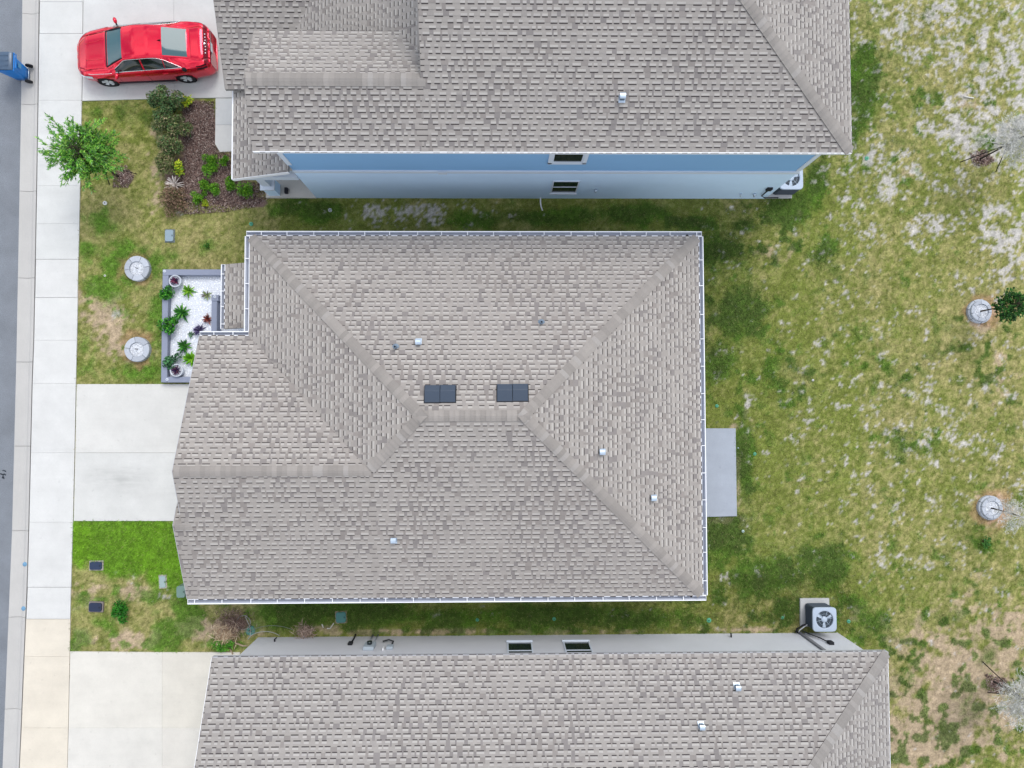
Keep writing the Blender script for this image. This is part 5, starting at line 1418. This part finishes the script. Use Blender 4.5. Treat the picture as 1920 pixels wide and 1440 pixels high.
# ------------------------------------------------------------------ planter rings
def ring(px, py, label, gaps, r=.445, h=.17, two=False, rot=0.0):
    x, y = W(px, py, h)
    root = empty('planter_ring', (x, y, 0), label, 'planter ring', 'concrete planter rings on the lawns')
    def course(r0, r1, z0, z1, n, ro):
        for k in range(n):
            a0 = ro + 2 * math.pi * k / n + .022; a1 = ro + 2 * math.pi * (k + 1) / n - .022
            A = np.linspace(a0, a1, 8); vs = []; j = 8
            rr0 = r0 * rng.uniform(.985, 1.01); rr1 = r1 * rng.uniform(.985, 1.012)
            for rr, zz in ((rr0, z0), (rr1, z0), (rr1, z1 - .015), (rr1 - .015, z1), (rr0, z1)):
                vs += [(rr * math.cos(a), rr * math.sin(a), zz) for a in A]
            fs = [(c * j + i, c * j + i + 1, ((c + 1) % 5) * j + i + 1, ((c + 1) % 5) * j + i) for c in range(5) for i in range(j - 1)]
            fs += [tuple(c * j for c in range(5)), tuple(c * j + j - 1 for c in range(4, -1, -1))]
            g = rng.uniform(.82, 1.10); c0 = S(198, 204, 214, .70)
            b = MB(); b.add(vs, fs, (c0[0] * g, c0[1] * g, c0[2] * g, 1)); b.build('ring_block', m_stone, root)
    if two:
        course(r * .70, r, -.03, h * .58, gaps, rot); course(r * .60, r * .86, h * .59, h, gaps, rot + .4)
        ri = r * .60
    else:
        course(r * .58, r, -.03, h, gaps, rot); ri = r * .58
    s = MB(); s.lathe([(0, h - .055), (ri, h - .06)], 24); s.build('fill', mat('gravel fines', S(206, 212, 222, .55)), root)
    n = 230; rr = ri * np.sqrt(rng.random(n)) * .95; a = rng.uniform(0, 6.28, n); px_, py_ = rr * np.cos(a), rr * np.sin(a); sz = rng.uniform(.016, .032, n)
    oc = [(1, 0, 0), (0, 1, 0), (-1, 0, 0), (0, -1, 0), (0, 0, 1)]; V = np.empty((n, 5, 3)); th = rng.uniform(0, 6.28, n)
    for k, (lx, ly, lz) in enumerate(oc):
        V[:, k, 0] = px_ + sz * (lx * np.cos(th) - .75 * ly * np.sin(th)); V[:, k, 1] = py_ + sz * (lx * np.sin(th) + .75 * ly * np.cos(th)); V[:, k, 2] = h - .06 + lz * sz + rng.uniform(0, .015, n)
    Fc = (np.arange(n)[:, None, None] * 5 + np.array([(0, 1, 4), (1, 2, 4), (2, 3, 4), (3, 0, 4)])[None]).reshape(-1, 3)
    o = tri_mesh('white_stones', V.reshape(-1, 3), Fc, np.repeat(pal(n, [(236, 240, 246), (222, 228, 236), (196, 200, 206)], .82, .12), 4, 0), m_gravel, root); o['kind'] = 'stuff'
    KEEP.append([(x + (r + .01) * math.cos(t), y + (r + .01) * math.sin(t)) for t in np.linspace(0, 6.28, 25)[:-1]])
    return x, y, h, root
def twig(root_xyh):
    x, y, h, root = root_xyh
    b = MB(); b.tube([(0, 0, h - .08), (.01, .0, h + .06), (.03, .02, h + .12)], [.014, .012, .006], 6, S(70, 62, 56, .5)); b.tube([(.012, .0, h + .05), (-.03, .03, h + .10)], [.007, .003], 5, S(70, 62, 56, .5))
    b.build('dead_stem', m_bark, root)
twig(ring(256, 503, 'front lawn planter ring of grey blocks farther from the long driveway', 6, rot=.15))
twig(ring(256, 655, 'front lawn planter ring of grey blocks closer to the long driveway', 5, rot=.5))
RA = ring(1841, 583, 'two tier back lawn planter ring with a leafy dark green tree', 7, .44, .20, True, .3)
RB = ring(1861, 953, 'two tier back lawn planter ring with a bare pale tree', 7, .44, .20, True, .8)

# ------------------------------------------------------------------ trees
def tree(name, label, base, top, crown, cr, ch, cols, nbr=46, leafs=7, leaf=(.055, .017), spiky=0.0, bark=(96, 82, 68), group=None, trunk_r=.035, twigs=0, twig_col=(214, 214, 210), stakes=None, k=.85, sub=5, spread=1.0):
    bx, by = base
    root = empty(name, (bx, by, 0), label, 'tree', group)
    cxy = np.array([crown[0] - bx, crown[1] - by])
    bc = S(*bark, .5)
    t = MB(); z1 = crown[2]
    lean = lambda s_: (cxy[0] * s_ ** 1.5, cxy[1] * s_ ** 1.5)
    pts = [(lean(s_)[0], lean(s_)[1], -.05 + s_ * (top + .05)) for s_ in np.linspace(0, .97, 8)]
    t.tube(pts, [trunk_r * (1 - .8 * i / 7) for i in range(8)], 8, bc); t.build('trunk', m_bark, root)
    br = MB(); C = []; Dv = []; Sv = []; CL = []
    tw = MB()
    bs = S(*twig_col, .78) if twigs else bc
    for i in range(nbr):
        s0 = rng.uniform(.35, .95); p0 = np.array([*lean(s0), s0 * top])
        d = rand_dirs(1, -.15, .85)[0]
        if i < nbr * .5: d = np.array([math.cos(i * 2.4), math.sin(i * 2.4), rng.uniform(-.05, .5)])
        tgt = np.array([cxy[0], cxy[1], z1]) + d * np.array([cr, cr, ch]) * rng.uniform(.72 - .3 * spiky, 1.15 + .12 * spiky) * spread
        mid = (p0 + tgt) / 2 + rng.normal(0, .06, 3)
        pl = [p0, mid, tgt]
        br.tube([tuple(p) for p in pl], [.008, .0045, .0015], 4, bs, cap=False)
        ax = tgt - p0; axn = ax / (np.linalg.norm(ax) + 1e-6)
        for j in range(sub):
            u = rng.uniform(.35 - .2 * spiky, 1.0); q = (p0 * (1 - u) ** 2 + 2 * mid * u * (1 - u) + tgt * u * u)
            sd_ = axn * (.8 + .7 * spiky) + rand_dirs(1)[0] * (.8 - .1 * spiky); sd_ /= np.linalg.norm(sd_); sl_ = rng.uniform(.12, .34) * (cr / 1.0) ** .5
            e = q + sd_ * sl_
            br.tube([tuple(q), tuple(e)], [.004, .0015], 3, bs, cap=False)
            for m_ in range(leafs):
                v = rng.uniform(.1, 1.05); lp = q + sd_ * sl_ * v
                ld = sd_ * (.55 + .8 * spiky) + rand_dirs(1, -.5, .6)[0]; ld /= np.linalg.norm(ld); sc = rng.uniform(.7, 1.25)
                sv = np.cross(ld, rand_dirs(1, .3, 1.0)[0]); sv /= np.linalg.norm(sv) + 1e-6
                C.append(lp + ld * leaf[0] * .6 * sc); Dv.append(ld * leaf[0] * sc); Sv.append(sv * leaf[1] * sc)
    n = len(C)
    crown_o = br.build('branches', m_bark if not twigs else mat('pale bare twigs', attr=True, rough=.9), root)
    if n:
        cl = pal(n, cols, k, .28)
        tri_mesh('crown', *diamonds(np.array(C), np.array(Dv), np.array(Sv), cl), m_leaf, root)
    if stakes:
        for (sx, sy), hz in stakes:
            s = MB(); x, y = W(sx, sy); s.tube([(x - bx, y - by, -.03), (lean(.5)[0], lean(.5)[1], hz)], .016, 6, S(38, 36, 34, .5)); s.build('stake', mat('dark stake', S(44, 42, 42, .5), rough=.8), root)
    return root
OAK = [(76, 140, 42), (98, 162, 50), (58, 112, 42), (128, 184, 66), (86, 150, 60), (150, 192, 82), (112, 150, 96)]
tree('young_tree', 'young green tree by the pavement leaning over the slabs', W(222, 331), 3.1, (*W(163, 288, 2.1), 2.05), 1.0, .95, OAK, 130, 16, (.060, .0135), spiky=.85, k=1.0, stakes=[((205, 346), 1.1), ((257, 326), 1.2)], sub=8, bark=(84, 78, 60))
tree('young_tree', 'small dark leafy tree in the back planter ring', RA[:2], 2.3, (*W(1894, 573, 1.65), 1.6), .44, .55, [(34, 78, 30), (24, 60, 28), (52, 104, 38), (66, 118, 44)], 50, 9, (.05, .022), trunk_r=.03, sub=5)
PALE = [(216, 216, 210), (200, 200, 196), (228, 228, 224), (186, 186, 178)]
tree('bare_tree', 'bare pale tree growing out of the back planter ring', RB[:2], 2.3, (*W(1903, 968, 1.7), 1.55), .56, .7, PALE, 50, 4, (.06, .005), twigs=1, trunk_r=.03, bark=(70, 62, 58), k=.80)
tree('bare_tree', 'bare pale tree with dark stakes at the top of the back lawn', W(1838, 298), 3.0, (*W(1905, 262, 2.0), 2.0), .82, .9, PALE, 110, 5, (.07, .0055), twigs=1, bark=(78, 70, 62), k=.80, stakes=[((1800, 304), 1.5), ((1868, 322), 1.5), ((1862, 268), 1.4)], sub=7)
tree('bare_tree', 'bare pale tree with dark stakes at the foot of the back lawn', W(1864, 1278), 3.0, (*W(1916, 1310, 2.0), 2.0), .85, .9, PALE, 110, 5, (.07, .0055), twigs=1, bark=(90, 86, 84), k=.80, stakes=[((1842, 1240), 1.4), ((1852, 1299), 1.4), ((1900, 1272), 1.4)], sub=7)

# ------------------------------------------------------------------ mulch bed shrubs by the blue house
HED = [(78, 110, 66), (58, 88, 54), (98, 124, 74), (112, 112, 80)]
BRN = [(108, 124, 72), (134, 126, 92), (90, 108, 60), (146, 134, 104), (104, 116, 72)]
GH = 'shrubs of the straggling hedge'
shrub('hedge_shrub', 'tallest dark green hedge shrub against the driveway edge', 'shrub', 326, 208, .40, 1.0, HED, 5200, (.042, .020), GH, clumps=14)
shrub('hedge_shrub', 'second hedge shrub down from the driveway, brownish green', 'shrub', 333, 246, .38, .85, HED + BRN, 4600, (.042, .018), GH, clumps=14)
shrub('hedge_shrub', 'middle hedge shrub with thinning dry leaves', 'shrub', 331, 282, .38, .8, BRN + HED, 4400, (.042, .017), GH, clumps=14)
shrub('hedge_shrub', 'hedge shrub just above the white spidery plant', 'shrub', 320, 314, .36, .65, BRN, 3800, (.042, .017), GH, clumps=13)
shrub('hedge_shrub', 'lowest, mostly brown hedge shrub below the white spidery plant', 'shrub', 334, 380, .46, .45, [(134, 110, 90), (110, 94, 74), (102, 102, 66), (158, 130, 110)], 3200, (.05, .013), GH, clumps=13)
CRO = [(166, 186, 44), (140, 172, 40), (190, 190, 54), (112, 152, 44)]
shrub('croton', 'yellow croton beside the tall dark hedge shrub', 'shrub', 357, 198, .22, .45, CRO, 240, (.06, .022), 'yellow shrubs in the mulch bed')
shrub('croton', 'yellow green croton above the white spidery plant', 'shrub', 346, 322, .27, .5, CRO, 320, (.06, .022), 'yellow shrubs in the mulch bed')
rosette('air_plant', 'white spidery plant at the foot of the hedge', 'plant', 325, 344, .36, [(220, 212, 206), (200, 190, 184), (232, 226, 222)], 44, .40, .018, z0=0)
LG = [(106, 166, 40), (84, 144, 34), (134, 184, 50), (66, 122, 34)]
for px, py, r, lb in ((400, 298, .24, 'green shrub touching the end of the short walkway'), (426, 302, .18, 'green shrub half under the porch roof corner'), (402, 320, .25, 'bright green shrub alone in the middle of the mulch'),
                      (388, 345, .17, 'smaller of the paired green shrubs in the mulch'), (405, 357, .21, 'larger of the paired green shrubs in the mulch'), (437, 345, .24, 'green shrub just below the porch roof corner'),
                      (461, 358, .30, 'widest green shrub next to the porch column'), (376, 372, .20, 'green shrub nearest the side lawn'), (386, 381, .11, 'tiny yellow green shrub nearest the side lawn')):
    shrub('shrub', lb, 'shrub', px, py, r * 1.1, r * 1.5, LG if r > .12 else CRO, int(3600 * r), (.045, .011), 'bright green shrubs in the mulch bed', clumps=7, k=.78)

def chips(name, label, cat, polys, n, cols, sz=(.014, .045), k=.6):
    out = []
    P_ = [wpoly(p) for p in polys]
    xs0 = min(q[0] for p in P_ for q in p); xs1 = max(q[0] for p in P_ for q in p); ys0 = min(q[1] for p in P_ for q in p); ys1 = max(q[1] for p in P_ for q in p)
    x = rng.uniform(xs0, xs1, n); y = rng.uniform(ys0, ys1, n)
    ok = np.zeros(n, bool)
    for p in P_: ok |= in_poly(x, y, p)
    ok &= clear_of(x, y); x, y = x[ok], y[ok]; n = len(x)
    D = rand_dirs(n, -.35, .35); S_ = np.cross(D, rand_dirs(n, .5, 1)); S_ /= np.linalg.norm(S_, axis=1)[:, None]
    l = rng.uniform(*sz, n)[:, None]
    o = tri_mesh(name, *diamonds(np.stack([x, y, rng.uniform(.0, .03, n)], 1), D * l, S_ * l * .38, pal(n, cols, k, .3)), m_chip)
    tag(o, label, cat, kind='stuff')
MC = [(132, 108, 102), (104, 86, 82), (164, 140, 132), (86, 70, 68), (206, 188, 178), (122, 96, 90), (190, 170, 160)]
chips('bark_mulch', 'brown bark mulch covering the bed between hedge and walkway', 'mulch', [[(342, 192), (402, 188), (402, 270), (412, 286), (436, 286), (437, 338), (486, 342), (506, 372), (478, 388), (420, 398), (350, 402), (312, 388), (318, 340), (345, 300)]], 22000, MC)
for pl_, lb in (([(212, 314), (238, 310), (252, 330), (240, 352), (212, 352)], 'brown mulch patch round the young tree by the pavement'), ([(1818, 286), (1848, 280), (1866, 300), (1850, 312), (1824, 310)], 'brown mulch patch round the staked bare tree at the top'), ([(1846, 1262), (1886, 1272), (1894, 1300), (1852, 1298)], 'brown mulch patch round the staked bare tree at the foot')):
    chips('tree_mulch', lb, 'mulch', [pl_], 900, MC)

# ------------------------------------------------------------------ utility boxes, sprinklers and small things
def lidbox(px, py, w_, d_, h, label, col, rim=None, rz=0.0, cat='utility box', group=None, name='utility_box'):
    x, y = W(px, py, h); root = empty(name, (x, y, 0), label, cat, group, None, rz)
    if rim:
        b = MB(); b.box(-w_ / 2 - .035, -d_ / 2 - .035, -.05, w_ / 2 + .035, d_ / 2 + .035, max(.012, h - .05), S(*rim, .62)); o = b.build('collar', m_plastic, root); bevel(o, .02, 2)
    rr = min(w_, d_) * .22; pts = [(sx * (w_ / 2 - rr) + rr * math.cos(a), sy * (d_ / 2 - rr) + rr * math.sin(a)) for sx, sy, a0 in ((1, 1, 0), (-1, 1, 90), (-1, -1, 180), (1, -1, 270)) for a in [math.radians(a0 + q) for q in (0, 30, 60, 90)]]
    b = MB(); b.prism(pts, -.05, h, S(*col, .6)); o = b.build('lid', m_plastic, root); bevel(o, .012, 2)
    b = MB(); b.box(w_ * .28, -.03, h + .0005, w_ * .28 + .05, .03, h + .004, S(*[q * .7 for q in col], .6)); b.build('lid_grip', m_plastic, root)
    KEEP.append([(x - w_ / 2 - .03, y - d_ / 2 - .03), (x + w_ / 2 + .03, y - d_ / 2 - .03), (x + w_ / 2 + .03, y + d_ / 2 + .03), (x - w_ / 2 - .03, y + d_ / 2 + .03)])
    return root
lidbox(179, 1061, .43, .28, .05, 'flat black meter box at the edge of the bright green grass', (50, 66, 96), (196, 186, 184), 0, group='black meter boxes by the pavement', name='meter_box')
lidbox(178, 1139, .44, .30, .12, 'tilted glossy black meter box lower down by the pavement', (44, 56, 84), (150, 140, 138), -.03, group='black meter boxes by the pavement', name='meter_box')
lidbox(317, 441.5, .30, .42, .06, 'pale blue grey utility box lid in the front lawn', (164, 186, 200), (120, 130, 130), 0)
lidbox(304.5, 1091, .22, .42, .03, 'pale oval cover at the edge of the lush grass', (178, 200, 200), (206, 196, 184), .05, name='valve_cover', cat='valve cover')
lidbox(338.5, 1110, .29, .40, .55, 'green utility pedestal by the gutter corner of the main house', (132, 162, 152), None, .03, name='utility_pedestal')
lidbox(639, 1158, .36, .38, .05, 'square teal utility lid in the strip between two houses', (92, 152, 148), (190, 170, 150), .05)
lidbox(536, 356.5, .12, .22, .22, 'small black box on the blue house porch floor', (38, 40, 48), None, .0, name='delivery_box', cat='box')
def disc(px, py, r, label, col, name='sprinkler_head', group='pop up sprinkler heads in the lawns', h=.03):
    x, y = W(px, py); root = empty(name, (x, y, 0), label, 'sprinkler', group)
    b = MB(); b.lathe([(0, h), (r * .6, h), (r, h * .75), (r * 1.05, -.03)], 14, col=S(*col, .66)); b.build('cap', m_plastic, root)
    b = MB(); b.lathe([(0, h + .012), (r * .3, h + .012), (r * .34, h)], 10, col=S(*[q * .6 for q in col], .6)); b.build('nozzle', m_plastic, root)
disc(197, 381, .075, 'white sprinkler head in the lawn below the young tree', (236, 238, 238)); disc(619, 394, .07, 'white sprinkler head in the gap under the blue wall', (226, 232, 236)); disc(197, 517, .04, 'tiny white sprinkler head left of the far planter ring', (226, 230, 220))
disc(1524, 713, .04, 'tiny white sprinkler head out in the back lawn', (240, 240, 240))
for px, py, r, lb in ((471, 420, .07, 'green sprinkler head off the gutter corner in the front'), (1344, 761, .06, 'green sprinkler head above the patio'), (1415, 851, .06, 'teal sprinkler head right of the patio'),
                      (895, 1162, .06, 'faint green sprinkler head nearest the grey house windows'), (1039, 1160.5, .065, 'green sprinkler head in the strip above the second window'), (1329, 1163, .085, 'largest green sprinkler head past the gutter corner'),
                      (1467, 1158, .06, 'green sprinkler head left of the air conditioner'), (1591, 1165, .065, 'green sprinkler head right of the air conditioner'), (1393, 996, .05, 'pale sprinkler head below the patio'), (1625, 297, .07, 'teal sprinkler head past the blue house corner'), (1384, 840, .03, 'tiny pale sprinkler head at the patio edge')):
    disc(px, py, r, lb, (96, 186, 150) if 'pale' not in lb else (200, 226, 220), group='green sprinkler heads round the houses')
disc(470, 1182, .17, 'round teal valve cover among the loose hose loops', (96, 158, 146), 'valve_cover', None, .05)

# brush, hose and pipes by the grey house
def hose():
    b = MB(); pts = []
    x0, y0 = W(458, 1166)
    for t in np.linspace(0, 6.6, 34): pts.append((x0 + .25 * math.cos(t + 1.0), y0 + .24 * math.sin(t + 1.0), .05 + .008 * t))
    x1, y1 = W(468, 1195, .1)
    for t in np.linspace(0, 1, 10)[1:]: pts.append((pts[33][0] * (1 - t) + x1 * t + .08 * math.sin(3 * t), pts[33][1] * (1 - t) + y1 * t, .1 + .02 * math.sin(6 * t)))
    c = W(497, 1202, .1)
    for t in np.linspace(2.9, .6, 16): pts.append((c[0] + .62 * math.cos(t), c[1] + .36 * math.sin(t) - .02, .12))
    b.tube(pts, .012, 5, S(196, 196, 190, .6)); o = b.build('hose', mat('pale hose', S(196, 198, 192, .62), rough=.5)); tag(o, 'pale loose hose looping over the brush by the grey house', 'hose')
    b = MB(); c = W(510, 1200, .1); b.tube([(c[0] + 1.0 * math.cos(t), c[1] + .5 * math.sin(t), .10) for t in np.linspace(2.6, .75, 20)], .009, 5); o = b.build('hose', mat('grey green hose', S(150, 164, 140, .6), rough=.5)); tag(o, 'thin grey green hose arching across the strip grass', 'hose')
hose()
def brush(name, label, px, py, r, h, n, cols, z=(.0, 1.0), leaf=(.16, .006), k=.6):
    x, y = W(px, py); root = empty(name, (x, y, 0), label, 'brush pile', 'piles of dry garden brush')
    d = rand_dirs(n, -.1, .5); C = np.stack([rng.normal(0, r * .45, n), rng.normal(0, r * .38, n), rng.uniform(.02, h, n)], 1); ln = rng.uniform(.5, 1.3, n)[:, None]
    Sv = np.cross(d, rand_dirs(n, .4, 1)); Sv /= np.linalg.norm(Sv, axis=1)[:, None]
    tri_mesh('dry_stalks', *diamonds(C, d * leaf[0] * ln, Sv * leaf[1] * (.7 + .6 * ln), pal(n, cols, k * 1.5, .3)), m_leaf, root)
    b = MB()
    for i in range(7):
        a = rng.uniform(0, 6.28); b.tube([(rng.normal(0, r * .2), rng.normal(0, r * .2), .02), (r * .7 * math.cos(a), r * .6 * math.sin(a), h * .8)], [.010, .004], 5, S(120, 100, 84, .5))
    b.build('twigs', m_bark, root)
brush('brush_pile', 'brown brush pile under the front gutter end', 438, 1165, .62, .25, 900, [(136, 110, 100), (110, 90, 80), (168, 146, 132), (92, 74, 66)], leaf=(.09, .006))
brush('dry_grass_clump', 'blond dry grass clump left of the teal valve cover', 424, 1187, .42, .28, 700, [(206, 182, 150), (186, 162, 134), (222, 204, 176), (160, 134, 108)])
brush('brush_pile', 'small grey brush tuft against the grey house wall', 574, 1183, .36, .25, 320, [(168, 146, 132), (190, 172, 158), (136, 114, 102)], leaf=(.13, .006))
shrub('shrub', 'bright green weedy shrub beside the corner of the lower driveway', 'shrub', 421, 1207, .30, .35, [(76, 140, 40), (98, 160, 50), (54, 112, 34)], 420, (.07, .014), group=None)
shrub('shrub', 'dense round green shrub between the black meter box and the pedestal', 'shrub', 231, 1139, .34, .4, [(42, 112, 28), (60, 136, 34), (32, 92, 26)], 900, (.06, .016), group=None)
shrub('shrub', 'green shrub tuft alone at the right of the back lawn', 'shrub', 1841, 1013, .20, .25, [(60, 110, 50), (78, 128, 56)], 160, (.05, .016))
shrub('shrub', 'tiny green tuft in the front lawn by the main house', 'shrub', 389, 463, .11, .15, [(70, 120, 44), (54, 100, 38)], 90, (.04, .014))
b = MB(); p = [W(*q, .03) for q in ((604, 1170), (613, 1178.5), (619, 1178.5), (626, 1168))]
b.tube([(*p[1], .03), (*p[2], .03), (*p[3], .04)], .022, 7); b.tube([(*p[0], .05), (p[1][0] - .12, p[1][1] + .03, .05)], .020, 7)
o = b.build('pipe_offcut', mat('pvc', S(232, 230, 222, .72), rough=.5)); tag(o, 'white bent pipe offcuts lying by the teal utility lid', 'pipe')
b = MB(); b.tube([(*W(464, 1211, .05), .05), (*W(455, 1211, .05), .04), (*W(441, 1205, .05), .06), (*W(430, 1200, .05), .05)], [.02, .03, .03, .012], 7, S(206, 184, 158, .6)); b.tube([(*W(436, 1227, .05), .03), (*W(432, 1217, .05), .06)], [.03, .018], 7, S(206, 184, 158, .6))
o = b.build('dead_branch', m_bark); tag(o, 'pale dead branch lying by the grey house corner', 'branch')
b = MB(); b.tube([(*W(1808, 181, .03), .03), (*W(1826, 184, .03), .03)], .022, 7); o = b.build('pipe_offcut', MATS['pvc']); tag(o, 'short white pipe lying in the sandy back lawn', 'pipe')

# ------------------------------------------------------------------ turf blades (stuff)
def blades(name, label, n, region, lmin=.035, lmax=.085, wd=.008):
    x = rng.uniform(region[0], region[2], n); y = rng.uniform(region[1], region[3], n)
    ok = clear_of(x + rng.normal(0, .022, n), y + rng.normal(0, .022, n))
    swm = [((interp(SWR, q)), q) for q in np.linspace(-60, 1520, 60)]; wm = np.array([W(*p, .03) for p in swm]); o_ = np.argsort(wm[:, 1])
    ok &= x > np.interp(y, wm[o_, 1], wm[o_, 0]) - .012 + rng.normal(0, .02, n)
    x, y = x[ok], y[ok]
    col, dn, lw = turf(x, y)
    keep = rng.random(len(x)) < dn
    x, y, col, lw = x[keep], y[keep], col[keep], lw[keep]; n = len(x)
    a = rng.uniform(0, 2 * np.pi, n); L_ = rng.uniform(lmin, lmax, n) * (.8 + .6 * lw); le = rng.uniform(.45, .95, n)
    dx, dy, dz = np.cos(a) * le, np.sin(a) * le, np.sqrt(1 - le ** 2 * .95)
    w_ = wd * rng.uniform(.7, 1.4, n)
    B = np.stack([x, y, np.where(clear_of(x, y) & (x > np.interp(y, wm[o_, 1], wm[o_, 0])), -.005, .028)], 1); T = B + np.stack([dx, dy, dz], 1) * L_[:, None]
    sd_ = np.stack([-np.sin(a), np.cos(a), np.zeros(n)], 1) * w_[:, None]
    V = np.stack([B - sd_, B + sd_, T], 1).reshape(-1, 3)
    f = (rng.uniform(.70, 1.45, n) * (.62 + .80 * fbm(x, y, .07, 2, 91)))[:, None]
    c = col * f
    dry = rng.random(n) < (.22 - .16 * lw); c[dry] = c[dry] * .5 + G_STRAW * f[dry] * .5
    o = tri_mesh(name, V, np.arange(3 * n).reshape(n, 3), c, m_grass); tag(o, label, 'grass', kind='stuff')
blades('lawn_grass', 'patchy green and straw coloured turf of the front lawns', 210000, (-16.4, -9.8, -8.2, 11.2))
blades('lawn_grass', 'short turf in the shady strips between the houses', 90000, (-8.4, -8.1, 12.6, -6.0))
blades('lawn_grass', 'short turf under the blue side wall', 70000, (-8.4, 5.4, 9.9, 7.7))
blades('lawn_grass', 'olive green sandy turf of the back lawn', 420000, (6.5, -14.5, 19.0, 15.0))
